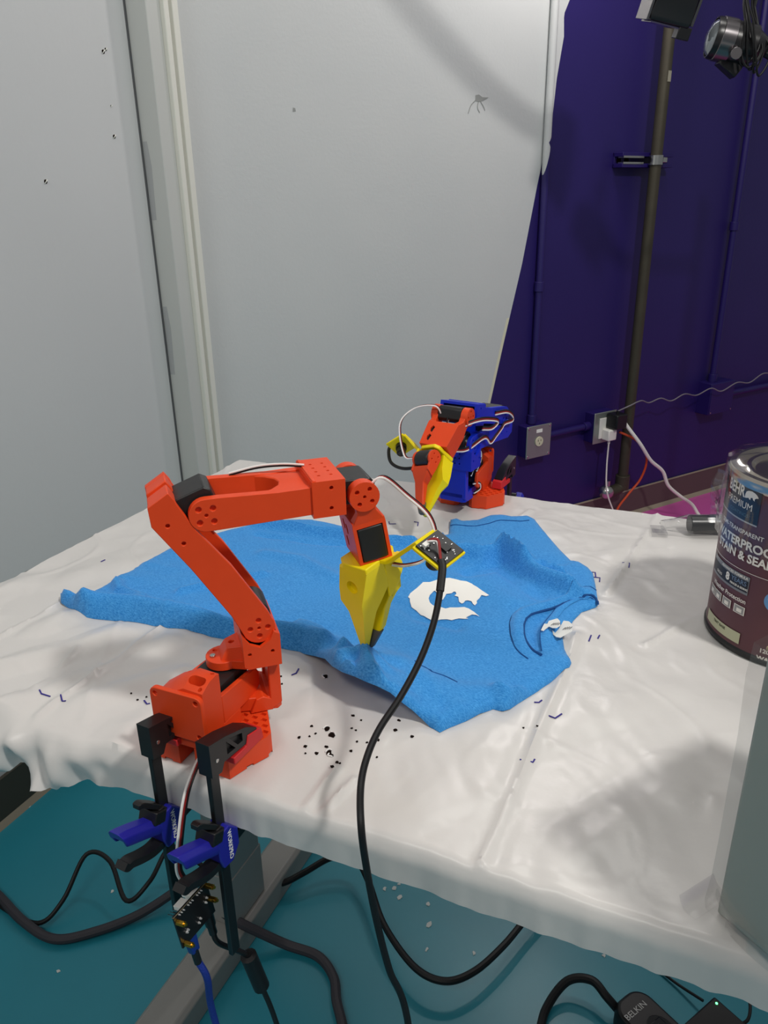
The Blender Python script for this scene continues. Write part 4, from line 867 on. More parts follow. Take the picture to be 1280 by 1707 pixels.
# ------------------------------------------------------------------ paint can
CX, CY, CR, CH = 0.878, 0.42, 0.080, 0.182
CZ = T+.0015
can = thing('paint_can', (CX, CY, CZ), 'maroon gallon can of waterproofing stain with clear film over its lid', 'paint can')
M_MAROON = mat('maroon_label', srgb(92, 56, 62), 0.4, spec=0.4)
M_NAVY = mat('navy_label', srgb(18, 22, 36), 0.45)
M_TIN = mat('tin_rim', srgb(190, 180, 168), 0.22, 1.0)
def cyl_pt(a, z, r=CR): return Vector((CX+r*math.cos(a), CY+r*math.sin(a), CZ+z))
b = B(); b.lathe([(CR-.004, 0.0), (CR, 0.002), (CR, .006), (CR-.0005, .008), (CR-.0005, CH-.014), (CR-.0005, CH-.012)], (CX, CY, CZ), 64); obj('can_body', b, M_MAROON, can, ang=40)
b = B(); b.lathe([(CR-.003, -.0005), (CR+.0012, .001), (CR+.0014, .005), (CR-.0002, .007)], (CX, CY, CZ), 64); obj('bottom_rim', b, M_BLACK, can)
b = B(); b.lathe([(CR-.0004, CH-.012), (CR+.0012, CH-.009), (CR+.0012, CH-.003), (CR-.001, CH), (CR-.006, CH+.0005), (CR-.010, CH-.003), (CR-.012, CH-.006), (CR-.016, CH-.002), (CR-.020, CH-.002), (CR-.024, CH-.006), (0.002, CH-.006)], (CX, CY, CZ), 64); obj('lid', b, M_TIN, can)
def cpatch(a0, a1, z0, z1, off, m, name, par=can, slant=0.0):
    n = max(2, int(abs(a1-a0)/3)); b = B(); lo, hi = [], []
    for i in range(n+1):
        a = R(a0+(a1-a0)*i/n); lo.append(b.bm.verts.new(cyl_pt(a, z0+slant*i/n, CR+off))); hi.append(b.bm.verts.new(cyl_pt(a, z1+slant*i/n, CR+off)))
    for i in range(n): b.bm.faces.new((lo[i], lo[i+1], hi[i+1], hi[i]))
    return obj(name, b, m, par)
def ctext(body, a, z, size, m, xs=1.0, bold=0, align='CENTER', off=.0006, par=can):
    t = text_b(body, size, lambda u, v, w_: cyl_pt(R(a)+u/CR, z+v, CR+off), bold=bold, align=align, xs=xs); return obj('lettering', t, m, par)
M_CREAM = mat('label_cream', srgb(232, 226, 216), .5)
pn = cpatch(-172, -128, 136, 137, 0, M_NAVY, 'x') if False else cpatch(-174, -128, .139, .176, .0003, M_NAVY, 'brand_panel')
cpatch(-174, -128, .1375, .139, .00035, mat('label_silver', srgb(170, 170, 170), .35), 'panel_border')
ctext('BEHR', -152.5, .166, .0150, M_CREAM, .80, .0004, par=pn)
ctext('PREMIUM', -147.5, .1535, .0096, M_CREAM, 1.0, 0, par=pn)
ctext('COATINGS', -146, .1445, .0046, mat('label_teal', srgb(80, 104, 116), .5), 1.25, par=pn)
bear = [(0, 0), (.0015, 0), (.002, .002), (.003, .0035), (.005, .0032), (.006, 0), (.0075, 0), (.0072, .0022), (.009, .0035), (.0105, .001), (.0125, 0), (.0122, .0016), (.0112, .0035), (.0128, .0042), (.0158, .0036), (.016, .0048), (.0142, .0066), (.0118, .0078), (.008, .0086), (.004, .0080), (.0012, .0064), (.0002, .0036)]
b = B(); b._add([cyl_pt(R(-141.6)+u/CR, .1615+v, CR+.0007) for u, v in bear], [tuple(range(len(bear)))]); bmesh.ops.triangulate(b.bm, faces=b.bm.faces); obj('bear_emblem', b, M_CREAM, pn)
ctext('SEMI-TRANSPARENT', -121.2, .1275, .0062, M_CREAM, 1.08, .0001, 'RIGHT')
ctext('WATERPROOFING', -131, .1155, .0122, M_CREAM, 1.07, .0004)
ctext('STAIN & SEALER', -134, .1035, .0122, M_CREAM, 1.0, .0004)
cpatch(-172, -95, .0895, .0900, .0005, M_CREAM, 'rule_line')
bd = cpatch(-170, -126, .066, .0855, .0003, mat('badge_grey', srgb(120, 122, 126), .35), 'badge')
cpatch(-169.5, -126.6, .0685, .0805, .0005, M_NAVY, 'badge_field', bd)
ctext('ADVANCED FORMULA', -127.3, .0832, .0037, M_CREAM, .98, .0001, 'RIGHT', .0007, bd)
ctext('8', -145.5, .0752, .0110, M_CREAM, 1.0, .0005, 'CENTER', .0007, bd)
M_LBLUE = mat('badge_blue', srgb(104, 124, 150), .5)
ctext('YEARS', -134.6, .0770, .0068, M_LBLUE, 1.0, .0001, 'CENTER', .0007, bd)
ctext('FENCES & SIDING', -134.2, .0715, .0030, M_CREAM, .95, .0001, 'CENTER', .0007, bd)
ctext('DECKS', -156.5, .0722, .0036, M_CREAM, 1.0, .0001, 'CENTER', .0007, bd)
ctext('Weather Protection', -126, .0585, .0068, M_CREAM, .92, .0001, 'RIGHT')
for a in (-163.5, -153.5, -142.6, -130.4):
    ic = cpatch(a-4.6, a+4.6, .0435, .0525, .0004, M_CREAM, 'weather_icon'); cpatch(a-3.9, a+3.9, .0442, .0518, .0006, mat('icon_grey', srgb(150, 148, 146), .5), 'icon_field', ic); cpatch(a-1.8, a+2.4, .0455, .0495, .0008, M_CREAM, 'icon_mark', ic)
tn = cpatch(-166, -126, .0115, .0235, .0004, mat('tint_strip', srgb(184, 184, 152), .45), 'tint_strip')
ctext('TINT BASE', -146.5, .0195, .0040, mat('tint_text', srgb(70, 72, 50), .6), 1.05, .0001, par=tn)
ctext('120 FL OZ', -111.2, .0150, .0062, M_CREAM, 1.05, .0002, 'LEFT')
ctext('WARNING', -112.0, .0065, .0062, M_CREAM, 1.05, .0003, 'LEFT')
rb = B(); rb._add([cyl_pt(R(-106.5)+.0105*math.cos(2*PI*i/28)/CR, .069+.0105*math.sin(2*PI*i/28), CR+.0005) for i in range(28)], [tuple(range(28))]); bmesh.ops.triangulate(rb.bm, faces=rb.bm.faces); rs = obj('rated_seal', rb, mat('seal_blue', srgb(92, 142, 190), .4), can)
ctext('RATED', -107, .0715, .0042, M_CREAM, 1.0, .0001, par=rs, off=.0008); ctext('4', -107, .0655, .0066, M_CREAM, 1.0, .0003, par=rs, off=.0008)
# clear film over the lid and down the sides
b = B(); random.seed(8); loops = []
for r, z in ((.003, CH+.010), (.03, CH+.011), (.055, CH+.009), (.072, CH+.007), (CR+.002, CH+.003), (CR+.0035, CH-.01), (CR+.003, CH-.03), (CR+.0025, CH-.05), (CR+.0022, CH-.075)):
    loops.append([Vector((CX+(r+(random.uniform(-.0014, .0026) if r > .02 else 0))*math.cos(2*PI*k/48), CY+(r+(random.uniform(-.0014, .0026) if r > .02 else 0))*math.sin(2*PI*k/48), CZ+z+random.uniform(-.002, .002))) for k in range(48)])
b.loft(loops, caps=False); obj('clear_film', b, M_FILM, can, ang=20)
b = B()
for k in range(3):
    b.strap([cyl_pt(R(-172-k*4), .172-k*.012, CR+.006), cyl_pt(R(-170-k*3), .158-k*.012, CR+.010-k*.002), cyl_pt(R(-169-k*4), .142-k*.012, CR+.005)], (0, 0, 1), .004, .012)
obj('film_flap', b, M_FILM, can, ang=20)

# ------------------------------------------------------------------ film wrapped box in the right foreground
bxo = Vector((0.8235, 0.022, T+.0016)); bu = Vector((0.81, -0.58, 0)).normalized(); bv = Vector((0.58, 0.81, 0)).normalized(); BH = .196
bx = thing('wrapped_box', bxo+bu*.04+bv*.09, 'grey box wrapped in clear film standing at the right front corner of view', 'box')
Fx = lambda u, v, z: bxo+bu*u+bv*v+Vector((0, 0, z))
M_BOX = mat('box_grey', srgb(158, 164, 158), 0.55, var=0.03, vscale=12)
b = B(); b.box((.045, .085, BH/2), (.09, .17, BH)); obj('box_body', b.xf(Fx), M_BOX, bx, bevel=.002)
b = B(); b.box((.045, .085, BH+.0015), (.092, .172, .003)); obj('box_lid', b.xf(Fx), mat('box_kraft', srgb(170, 150, 120), .7), bx, bevel=.001)
M_GREEN = mat('green_print', srgb(40, 92, 64), .5)
for (u, z, ru, rz, w_) in ((.0335, .128, .0075, .012, .0022), (.040, .152, .010, .013, .003)):
    b = B(); P = [(u+ru*math.cos(2*PI*i/24), -.0004, z+rz*math.sin(2*PI*i/24)) for i in range(25)]
    b.strap([Fx(*p) for p in P], bv, .0004, w_, sub=1); obj('green_emblem', b, M_GREEN, bx)
b = B(); random.seed(3); loops = []
for z in (0.001, .01, .03, .06, .10, .14, .18, BH+.004):
    e = .004+random.uniform(0, .002); l = []
    for (u0, v0), (u1, v1) in (((-1, -1), (1, -1)), ((1, -1), (1, 1)), ((1, 1), (-1, 1)), ((-1, 1), (-1, -1))):
        for k in range(8):
            t = k/8; l.append(Fx(.045+(.045+e+random.uniform(-.0015, .002))*(u0+(u1-u0)*t), .085+(.085+e+random.uniform(-.0015, .002))*(v0+(v1-v0)*t), z))
    loops.append(l)
b.loft(loops, caps=False); obj('clear_film', b, M_FILM, bx, ang=15)
for pts, wd in (([(-.002, .0, .002), (-.010, -.002, .004), (-.020, .006, .0015)], .034), ([(.01, -.004, .003), (.03, -.009, .006), (.055, -.006, .003)], .010), ([(.0, -.004, .02), (.014, -.008, .012), (.03, -.007, .010), (.05, -.005, .004)], .006)):
    b = B(); b.strap([Fx(*p) for p in pts], Vector((0, 0, 1)) if wd < .02 else bv, wd, .0012); obj('film_fold', b, M_FILM, bx)

# ------------------------------------------------------------------ dark roll in a crumpled clear bag
bg_ = thing('bagged_roll', (0.79, 0.665, T+.0015), 'dark grey roll in a crumpled clear plastic bag lying left of the can', 'bag')
ax_ = Vector((0.93, 0.37, 0)).normalized(); sd_ = Vector((-ax_.y, ax_.x, 0)); ro = Vector((0.765, 0.655, T+.0155))
b = B(); b.cyl(ro, ro+ax_*.12, .0125, n=20); obj('roll', b, mat('roll_grey', srgb(52, 53, 55), .3), bg_, bevel=.001)
b = B(); random.seed(6); loops = []
for u, ry_, rz_ in ((-.036, .012, .005), (-.024, .010, .008), (-.012, .016, .010), (0, .019, .0135), (.03, .021, .015), (.07, .022, .015), (.11, .021, .0145), (.135, .014, .008)):
    loops.append([ro+ax_*(u+random.uniform(-.002, .002))+sd_*(math.cos(2*PI*k/16)*ry_*random.uniform(.75, 1.15))+Vector((0, 0, max(-.0135, -.0015+math.sin(2*PI*k/16)*rz_*random.uniform(.85, 1.12)))) for k in range(16)])
b.loft(loops); obj('clear_bag', b, film('bag_film', .06, 1.6), bg_, ang=15)
b = B(); b.loft([[ro+ax_*(-.036+p)+sd_*q+Vector((0, 0, -.013+h)) for p, q in ((-.016, -.013), (.004, -.015), (.006, .012), (-.012, .014))] for h in (0, .006)]); obj('bag_corner', b, film('bag_film_corner', .06, 1.6), bg_, ang=15)
# ------------------------------------------------------------------ fixtures on the purple wall
M_PURP = M_PAINT
def wbox(b, t0, t1, z0, z1, o0, o1): b.hexa([WR(t0, z0, o0), WR(t1, z0, o0), WR(t1, z0, o1), WR(t0, z0, o1)], [WR(t0, z1, o0), WR(t1, z1, o0), WR(t1, z1, o1), WR(t0, z1, o1)])
M_COVER = mat('cover_plate', srgb(150, 156, 152), .35, metal=.6)
M_CREAMP = mat('cream_plastic', srgb(214, 208, 180), .45)
M_PP = mat('purple_paint', srgb(32, 19, 90), .45)
o = thing('outlet_box', WR(1.118, .345), 'purple outlet box with grey steel cover and round socket behind the folded arm', 'outlet')
b = B(); wbox(b, 1.066, 1.170, .350, .458, -.002, .045); obj('box_body', b, M_PP, o, bevel=.002)
b = B(); wbox(b, 1.064, 1.172, .347, .461, .045, .049); cp = obj('cover_plate', b, M_COVER, o, bevel=.002)
b = B(); b.cyl(WR(1.118, .404, .049), WR(1.118, .404, .0525), .017, n=24); rc = obj('round_socket', b, M_CREAMP, o, bevel=.0006)
for u, v in ((-.006, .004), (.006, .004), (0, -.007)):
    b = B(); wbox(b, 1.118+u-.001, 1.118+u+.001, .404+v-.003, .404+v+.003, .0523, .0529); obj('slot', b, M_HOLE, rc)
for u, v in ((1.072, .355), (1.164, .355), (1.072, .453), (1.164, .453)):
    b = B(); b.cyl(WR(u, v, .049), WR(u, v, .0508), .0035, n=10); obj('screw', b, M_STEEL, cp)
b = B(); wbox(b, 1.105, 1.131, .435, .447, .049, .0495); obj('rating_sticker', b, M_PRINTW, cp)
o = thing('outlet_box', WR(1.43, .345), 'purple outlet box with plugs in it beside the grey pipe', 'outlet')
b = B(); wbox(b, 1.378, 1.482, .350, .458, -.002, .045); obj('box_body', b, M_PP, o, bevel=.002)
b = B(); wbox(b, 1.376, 1.484, .347, .461, .045, .049); obj('cover_plate', b, M_COVER, o, bevel=.002)
b = B(); wbox(b, 1.40, 1.46, .365, .440, .049, .053); obj('socket_face', b, M_WHITEP, o, bevel=.001)
def conduit(name, pts, r, label, m=M_PAINT, coup=()):
    b = B(); b.tube([WR(*p) for p in pts], r, 14, 1); c = obj(name, b, m, org=C0, label=label, cat='conduit')
    for p, q in coup:
        b = B(); b.cyl(WR(*p), WR(*q), r*1.35, n=14); obj('coupling', b, m, c, bevel=.001)
    return c
conduit('conduit', [(1.112, .458, .014), (1.110, 2.95, .014)], .0115, 'thin vertical conduit above the socket box, white at top and purple below', coup=(((1.112, .46, .014), (1.112, .49, .014)), ((1.112, .895, .014), (1.112, .925, .014))))
conduit('conduit', [(1.170, .407, .020), (1.380, .411, .020)], .0115, 'short purple horizontal conduit joining the two outlet boxes', M_PP, (((1.352, .4105, .020), (1.378, .411, .020)),))
conduit('conduit', [(2.030, .49, .025), (2.030, 2.95, .025)], .0125, 'vertical purple conduit right of the grey pipe', M_PP, (((2.03, 1.05, .025), (2.03, 1.08, .025)), ((2.03, .49, .025), (2.03, .52, .025))))
conduit('conduit', [(2.125, .425, .025), (4.1, .43, .025)], .0125, 'purple horizontal conduit running right from the junction box', M_PP)
o = thing('junction_box', WR(2.05, .36), 'square purple junction box on the wall right of the pipe', 'junction box')
b = B(); wbox(b, 1.985, 2.125, .365, .490, -.002, .06); obj('box_body', b, M_PP, o, bevel=.002)
b = B(); wbox(b, 1.987, 2.123, .367, .488, .06, .063); cv = obj('cover', b, M_PP, o, bevel=.001)
for u, v in ((1.994, .375), (2.116, .375)):
    b = B(); b.cyl(WR(u, v, .063), WR(u, v, .0648), .003, n=10); obj('screw', b, M_STEEL, cv)
# standing pipe
M_PIPE = mat('pipe_olive', srgb(70, 65, 54), .5, metal=.3, var=.25, vscale=18)
o = thing('standing_pipe', WR(1.537, .15, .06), 'weathered olive grey pipe standing in front of the purple wall', 'pipe')
b = B(); b.cyl(WR(1.537, .19, .06), WR(1.537, 2.95, .06), .0185, n=20); obj('pipe', b, M_PIPE, o)
b = B(); b.cyl(WR(1.537, .150, .06), WR(1.537, .205, .06), .026, n=20); obj('elbow_collar', b, M_PIPE, o, bevel=.002)
b = B(); b.tube([WR(1.537, .17, .06), WR(1.52, .155, .06), WR(1.49, .150, .06), WR(1.47, .150, .06)], .022, 14, 5); obj('elbow', b, M_PIPE, o)
b = B(); b.ball(WR(1.455, .155, .062), .028, 16); b.cyl(WR(1.455, .175, .062), WR(1.455, .200, .062), .012, n=14); obj('valve', b, M_STEEL, o)
b = B(); wbox(b, 1.530, 1.544, 1.50, 1.53, .0785, .0792); obj('stencil_mark', b, mat('stencil', srgb(150, 146, 130), .7), o)
o = thing('strut_bracket', WR(1.52, 1.255), 'slotted strut channel with steel clamp holding the grey pipe', 'bracket')
b = B(); wbox(b, 1.405, 1.640, 1.290, 1.302, -.001, .042); wbox(b, 1.405, 1.640, 1.258, 1.270, -.001, .042); wbox(b, 1.405, 1.640, 1.258, 1.302, -.001, .006); obj('channel', b, M_PP, o, bevel=.001)
b = B(); wbox(b, 1.408, 1.50, 1.286, 1.292, .02, .043); wbox(b, 1.408, 1.50, 1.268, 1.274, .02, .043); obj('channel_lip', b, M_STEEL, o)
for t in (1.425, 1.46):
    b = B(); b.cyl(WR(t, 1.279, .0055), WR(t, 1.279, .0075), .010, n=14); obj('slot_hole', b, M_HOLE, o)
b = B(); b.lathe([(.0195, -.014), (.0225, -.014), (.0225, .014), (.0195, .014)], WR(1.537, 1.279, .06), 24); obj('clamp_band', b, M_STEEL, o)
b = B(); wbox(b, 1.555, 1.585, 1.272, 1.288, .045, .066); obj('clamp_screw', b, M_STEEL, o, bevel=.002)
# plugs and cords
o = thing('power_adapter', WR(1.45, .41, .055), 'black square plug adapter in the outlet box by the pipe', 'adapter')
b = B(); wbox(b, 1.428, 1.480, .405, .458, .053, .105); obj('adapter_body', b, M_BLACK, o, bevel=.004)
b = B(); b.cyl(WR(1.454, .456, .08), WR(1.454, .468, .08), .005, n=10); obj('strain_relief', b, M_BLACK, o)
o = thing('charger', WR(1.43, .36, .055), 'small white cube charger plugged in below the black adapter', 'charger')
b = B(); wbox(b, 1.412, 1.452, .362, .402, .053, .088); obj('charger_body', b, M_WHITEP, o, bevel=.004)
b = B(); b.cyl(WR(1.432, .363, .072), WR(1.432, .348, .072), .0045, n=10); obj('plug', b, M_WHITEP, o)
def wcable(name, pts, r, m, label): 
    b = B(); P = [WR(*p) for p in pts]; b.tube(P, r, 8, 8); return obj(name, b, m, org=min(P, key=lambda q: q.z), label=label, cat='cord')
wcable('charging_cord', [(1.432, .350, .072), (1.430, .26, .075), (1.432, .17, .085), (1.46, .09, .10), (1.49, .02, .12), (1.52, .004, .2)], .0028, M_WHITEP, 'thin white charging cord hanging from the white charger')
M_ORCORD = mat('orange_cord', srgb(200, 74, 34), .5)
wcable('extension_cord', [(1.478, .385, .075), (1.535, .35, .11), (1.585, .28, .12), (1.580, .20, .11), (1.53, .14, .10), (1.49, .08, .09), (1.485, .005, .10), (1.55, .004, .35), (1.75, .004, .50), (1.98, .004, .42), (2.10, .004, .30), (2.35, .004, .35)], .0042, M_ORCORD, 'orange extension cord looping from the outlet box down onto the pink floor')
wcable('mains_cable', [(1.480, .430, .085), (1.492, .405, .10), (1.53, .345, .13), (1.585, .275, .14), (1.645, .225, .15), (1.675, .165, .16), (1.73, .115, .18), (1.775, .080, .20), (1.79, .03, .25), (1.80, .006, .40), (1.92, .006, .62), (2.10, .006, .62)], .0065, M_WHITEP, 'thick white power cord snaking from the outlet box down to the floor')
M_THINC = mat('grey_thin_cord', srgb(120, 116, 124), .5)
wcable('wavy_cable', [(1.454, .466, .080), (1.49, .485, .10), (1.545, .495, .10), (1.60, .478, .09), (1.66, .486, .09), (1.72, .468, .09), (1.79, .484, .09), (1.86, .470, .09), (1.94, .486, .09), (2.00, .468, .095), (2.08, .492, .10), (2.16, .482, .10), (2.24, .508, .10), (2.34, .50, .10), (2.48, .55, .12), (2.8, .66, .12)], .0024, M_THINC, 'thin wavy grey cord strung along the purple wall from the black adapter')

# ------------------------------------------------------------------ lamps with an added stand (top right)
M_LAMP = mat('lamp_black', srgb(30, 28, 30), .3, spec=.6)
M_LAMPM = mat('lamp_metal', srgb(120, 116, 118), .25, .9)
stx = Vector((0.981, 2.014, 0))
o = thing('added_lamp_stand', stx, 'black upright stand added to hold up the two lamps at the top right', 'stand')  # stand added as a support for the lamps, placed out of view
b = B(); b.cyl(stx+Vector((0, 0, .02)), stx+Vector((0, 0, 1.60)), .012, n=14); obj('pole', b, M_LAMP, o)
b = B(); b.lathe([(.11, 0), (.11, .012), (.03, .022), (.012, .03)], stx, 28); obj('base', b, M_LAMP, o)
b = B(); b.tube([stx+Vector((0, 0, 1.434)), (0.8946, 1.8931, 1.4395), (0.8028, 1.7784, 1.4510), (0.7626, 1.7647, 1.4682)], .011, 10, 6); obj('arm', b, M_LAMP, o)
def frame_(p, zdir, xh):
    zd = Vector(zdir).normalized(); xd = Vector(xh); xd = (xd-zd*xd.dot(zd)).normalized(); yd = zd.cross(xd); p = Vector(p)
    return lambda x, y, z: p+(xd*x+yd*y+zd*z)*1.147  # lamp group scaled about the camera: positions baked in, sizes by this factor
Fl = frame_((0.5734, 1.7176, 1.6036), (0.30, -.10, 1.0), (.92, .40, 0))
o = thing('box_lamp', (0.5734, 1.7176, 1.5485), 'black square flood lamp with slanted housing at the top edge', 'lamp')
b = B(); q = lambda x0, x1, y0, y1, z: [(x0, y0, z), (x1, y0, z), (x1, y1, z), (x0, y1, z)]
b.loft([q(-.046, .034, -.036, .036, -.066), q(-.048, .036, -.040, .040, -.055), q(-.040, .032, -.036, .036, .02), q(-.034, .028, -.03, .03, .085)]); obj('housing', b.xf(Fl), M_LAMP, o, bevel=.003)
b = B(); b.box((-.050, 0, -.01), (.005, .078, .115)); obj('side_visor', b.xf(Fl), M_LAMPM, o, bevel=.001)
b = B(); b.box((.046, 0, .0), (.006, .03, .12)); obj('yoke', b.xf(Fl), M_LAMPM, o, bevel=.001)
b = B(); b.box((.030, -.02, -.074), (.026, .03, .022)); obj('hinge_block', b.xf(Fl), M_LAMP, o, bevel=.002)
b = B(); b.box((-.006, 0, -.068), (.070, .066, .003)); obj('front_glass', b.xf(Fl), mat('lamp_glass', srgb(70, 62, 90), .12, spec=.7), o)
b = B(); b.strap([Fl(0, 0, .08), (0.525, 1.600, 1.70), (0.447, 1.236, 1.97), (0.30, 0.86, 2.36), (0.10, 0.35, 2.95)], (0.6, -0.25, 0.5), .05, .05, sub=4); obj('added_shadow_boom', b, M_LAMP, o)  # unseen boom, added to cast the diagonal shadow band on the angled wall
Fc = frame_((0.6881, 1.7394, 1.4900), (-.93, -.33, .22), (0, 0, 1))
o = thing('spot_lamp', (0.6881, 1.7394, 1.4453), 'black cylindrical spot lamp with domed glass and a cable bundle, right of the square lamp', 'lamp')
b = B(); b.lathe([(.012, -.075), (.020, -.070), (.030, -.050), (.036, -.046), (.037, .028), (.0355, .034), (.033, .034), (.033, .024)], (0, 0, 0), 28); obj('barrel', b.xf(Fc), M_LAMP, o, ang=30)
b = B(); b.lathe([(.033, .024), (.0315, .032), (.024, .039), (.012, .043), (.001, .044)], (0, 0, 0), 28); obj('glass_dome', b.xf(Fc), mat('dome_glass', srgb(150, 156, 160), .08, metal=.5, spec=.8), o)
b = B(); b.lathe([(.0375, -.004), (.0385, -.003), (.0385, .022), (.0375, .023)], (0, 0, 0), 28); obj('trim_ring', b.xf(Fc), M_LAMPM, o)
b = B(); b.box((-.040, .004, -.016), (.022, .030, .044), Matrix.Rotation(R(25), 3, 'Y')); obj('tilt_bracket', b.xf(Fc), M_LAMP, o, bevel=.002)
b = B(); b.cyl((-.026, -.030, -.01), (-.026, -.044, -.01), .011, n=12); obj('knob', b.xf(Fc), M_LAMPM, o, bevel=.001)
b = B(); b.cyl((0, 0, -.07), (0, 0, -.115), .013, n=14); obj('stem', b.xf(Fc), M_LAMP, o)
cbun = thing('cable_bundle', (0.7397, 1.7440, 1.4338), 'bundle of thin black lamp cables looped over the spot lamp', 'cable')
random.seed(12)
for k in range(5):
    e = lambda s: Vector((random.uniform(-s, s), random.uniform(-s, s), random.uniform(-s, s)))
    b = B(); b.tube([Vector((0.7133, 1.7532, 1.6001))+e(.012), Vector((0.7133, 1.7348, 1.5600))+e(.006), Vector((0.7202+.004*k, 1.7096, 1.5141))+e(.006), Vector((0.7133+.008*k, 1.7050, 1.4625))+e(.006), Vector((0.7282+.008*k, 1.7153, 1.4395-.006*k))+e(.004), Vector((0.7477+.006*k, 1.7325, 1.4682))+e(.006), Vector((0.7363, 1.7497, 1.5370))+e(.006), Vector((0.7282, 1.7612, 1.6001))+e(.012), Vector((0.7340, 1.7784, 1.7091))], .0024, 7, 7); obj('lamp_cable', b, M_RUBBER, cbun)
# ------------------------------------------------------------------ cables and power gear on the floor
F0 = lambda l, z: [(x, y, z) for x, y in l]
cable('floor_cable', [(-0.34, 0.27, .006), (-0.275, 0.252, .006), (-0.187, 0.251, .008), (-0.165, 0.292, .03), (-0.168, 0.360, .07), (-0.125, 0.372, .06), (-0.06, 0.335, .03), (-0.035, 0.372, .05), (-0.045, 0.435, .06), (-0.018, 0.45, .055), (0.03, 0.45, .03), (0.10, 0.48, .006), (0.175, 0.475, .008)], .0042, M_RUBBER, 'thin black cable humping over the teal floor left of the clamps')
cable('floor_cable', [(-0.34, 0.275, .010), (-0.29, 0.263, .010), (-0.209, 0.242, .010), (-0.134, 0.238, .010), (-0.079, 0.278, .010), (-0.032, 0.33, .014), (0.006, 0.381, .03), (0.046, 0.420, .060), (0.085, 0.40, .075), (0.105, 0.365, .066), (0.160, 0.355, .062), (0.205, 0.372, .030), (0.24, 0.384, .010), (0.295, 0.387, .008), (0.336, 0.364, .008), (0.359, 0.33, .008), (0.391, 0.29, .008), (0.43, 0.22, .008)], .0080, M_GREYCABLE, 'thick dark grey cable crossing the steel foot of the table')
cable('floor_cable', [(0.150, 0.462, .030), (0.178, 0.478, .030), (0.206, 0.505, .04), (0.240, 0.545, .05), (0.280, 0.56, .05), (0.323, 0.528, .045), (0.382, 0.462, .04), (0.457, 0.41, .04), (0.51, 0.405, .04), (0.548, 0.438, .04), (0.579, 0.502, .04), (0.605, 0.579, .04), (0.64, 0.66, .03)], .0058, M_RUBBER, 'black cable making a wide loop on the floor under the table middle')
cable('thin_cable', [(0.74, 0.62, .03), (0.782, 0.603, .008), (0.836, 0.574, .006), (0.883, 0.545, .02)], .0022, M_RUBBER, 'thin black cord running from under the table to the power brick')
# power strip
s0 = Vector((0.784, 0.485, 0)); su = Vector((0.85, -0.53, 0)).normalized(); sv = Vector((0.53, 0.85, 0)).normalized()
Fs = lambda u, v, z: s0+su*u+sv*v+Vector((0, 0, z))
ps = thing('power_strip', s0+su*.1, 'black power strip with white lettering on the floor at the bottom right', 'power strip')
out_ = [(.27, -.034), (.27, .034)]+arc(.008, .008, .026, 90, 180, 8)+arc(.008, -.008, .026, 180, 270, 8)
b = B(); b.loft([[Vector((u, v, .0)) for u, v in out_], [Vector((u, v, .028)) for u, v in out_], [Vector((.135+(u-.135)*.97, v*.90, .038)) for u, v in out_]]); obj('strip_body', b.xf(Fs), M_BLACK, ps, bevel=.003)
t = text_b('BELKIN', .0125, lambda u, v, w_: Fs(.011-v, u-.006, .0386), xs=1.1, bold=.0001); obj('lettering', t, mat('strip_print', srgb(190, 190, 188), .5), ps)
b = B(); b.loft([[Vector((.052+.024*math.cos(a)*(1), .002+.019*math.sin(a), z)) for a in [2*PI*i/20 for i in range(20)]] for z in (.036, .0395)]); rg = obj('switch_bezel', b.xf(Fs), mat('gloss_black', srgb(16, 16, 18), .12, spec=.7), ps, bevel=.001)
b = B(); b.box((.052, .002, .041), (.030, .022, .004)); obj('rocker_switch', b.xf(Fs), mat('gloss_black', srgb(16, 16, 18)), ps, bevel=.002)
for k in range(3):
    b = B(); b.box((.125+k*.045, .0, .0385), (.030, .030, .002)); obj('socket', b.xf(Fs), M_BLACK, ps, bevel=.001)
b = B(); b.tube([Fs(-.012, -.014, .018), Fs(-.030, -.022, .034), Fs(-.060, -.024, .040), Fs(-.085, -.050, .030), Fs(-.08, -.10, .012), Fs(-.05, -.15, .008), Fs(.0, -.25, .008)], .0066, 10, 8); obj('power_cord', b, M_RUBBER, ps)
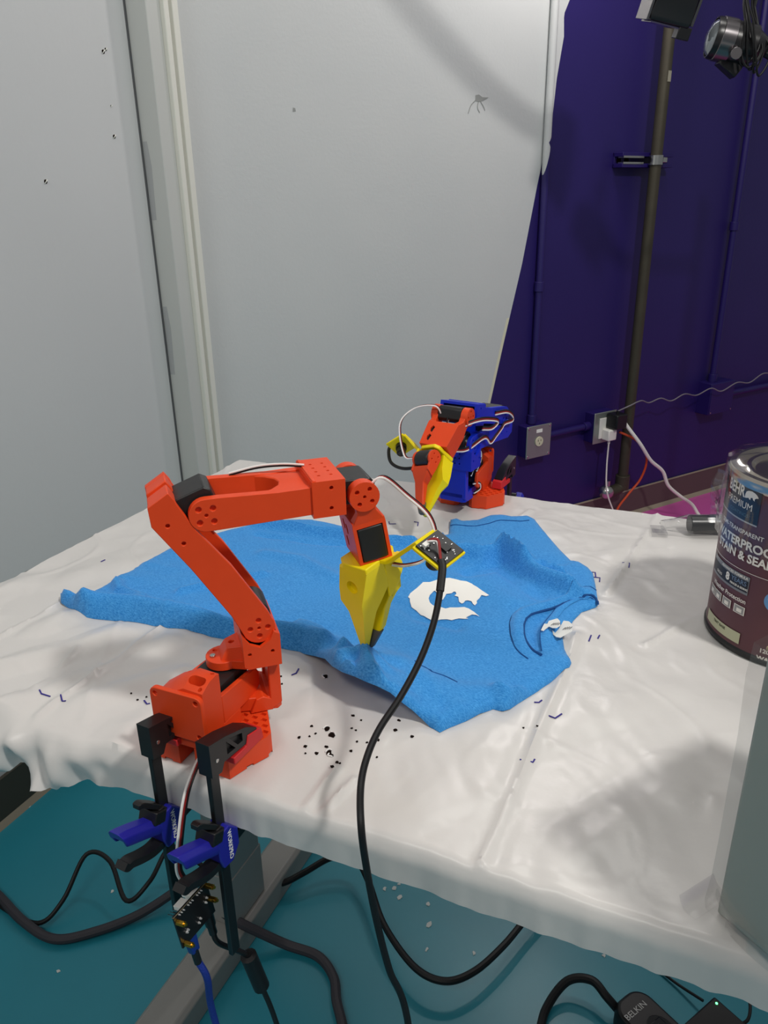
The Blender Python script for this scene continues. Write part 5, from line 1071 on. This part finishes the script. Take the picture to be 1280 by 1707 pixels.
# power brick
pb0 = Vector((0.892, 0.515, .0405)); pu = Vector((0.85, -0.53, 0)).normalized(); pv = Vector((-0.53, -0.85, 0)).normalized()
Fp = lambda u, v, z: pb0+pu*u+pv*v+Vector((0, 0, z))
pk = thing('power_brick', pb0+pu*.03+pv*.05, 'black power brick with a green light beside the power strip', 'power supply')
b = B(); b.box((.027, .050, .0175), (.052, .10, .035)); obj('brick_body', b.xf(Fp), M_BLACK, pk, bevel=.003)
b = B(); b.cyl((.010, .008, .0348), (.010, .008, .0358), .0018, n=10); obj('green_light', b.xf(Fp), mat('green_led', srgb(90, 230, 130), .4, emit=srgb(90, 240, 130), emit_s=4), pk)
b = B(); b.tube([Fp(.044, -.001, .022), Fp(.047, -.014, .026), Fp(.040, -.030, .030), Fp(.026, -.046, .034), Fp(.0, -.07, .05)], .0024, 8, 6); obj('output_cord', b, M_RUBBER, pk)
# small black rubber pad by the wall
b = B(); b.ball((-0.418, 0.570, .012), .03, 16, (.9, .6, .42)); obj('rubber_pad', b, M_RUBBER, org=(-0.418, 0.570, 0), label='small black rubber lump on the floor below the torn cover at the left', cat='rubber pad')
# leads of the folded arm, strung along its links
FU, FL_, FW, FG, FA = FF['U'], FF['Lo'], FF['W'], FF['G'], FF['A']
wires('servo_lead', [FW(6, 4, 0), FW(4, -6, 26), FL_(118, -36, 206), FL_(88, -42, 208), FL_(62, -44, 205), FL_(72, -40, 195), FL_(96, -36, 194)], (0, 0, 1), far, .0012, .0022)
wires('servo_lead', [FL_(40, -29, 214), FL_(8, -33, 217), FL_(-14, -34, 212), FL_(-18, -34, 204), FL_(4, -31, 199), FL_(14, -31, 192), FU(2, -34, 160), FU(6, -34, 140), FU(24, -32, 130), FA(44, -24, 104), FA(58, -12, 104)], (0, 0, 1), far, .0012, .0022)
wires('servo_lead', [FA(30, -24, 60), FA(16, -27, 84), FA(2, -25, 90), FA(-2, -24, 76), FA(12, -24, 62)], (0, 0, 1), far, .0011, .0020, [M_WHITEW, M_BLACKW])
wires('servo_lead', [FA(18, -22, 44), FA(2, -25, 40), FA(-2, -24, 30), FA(14, -22, 28)], (0, 0, 1), far, .0011, .0020, [M_WHITEW, M_BLACKW])
wires('servo_lead', [FW(4, 12, 6), FW(20, 20, 2), FW(22, 48, 12), FW(20, 60, 40), FG(16, 42, 14), FG(12, 24, 18), FG(10, 17, 20)], (0, 1, 0), far, .0011, .0020)
KF = FF['K']
cable('camera_cable', [KF(3, 10, 3), KF(6, 18, -2), KF(4, 16, -30), KF(0, -2, -52), KF(-2, -30, -66), KF(-4, -60, -72)], .0024, M_RUBBER, 'black camera cable hanging from the far yellow camera mount')
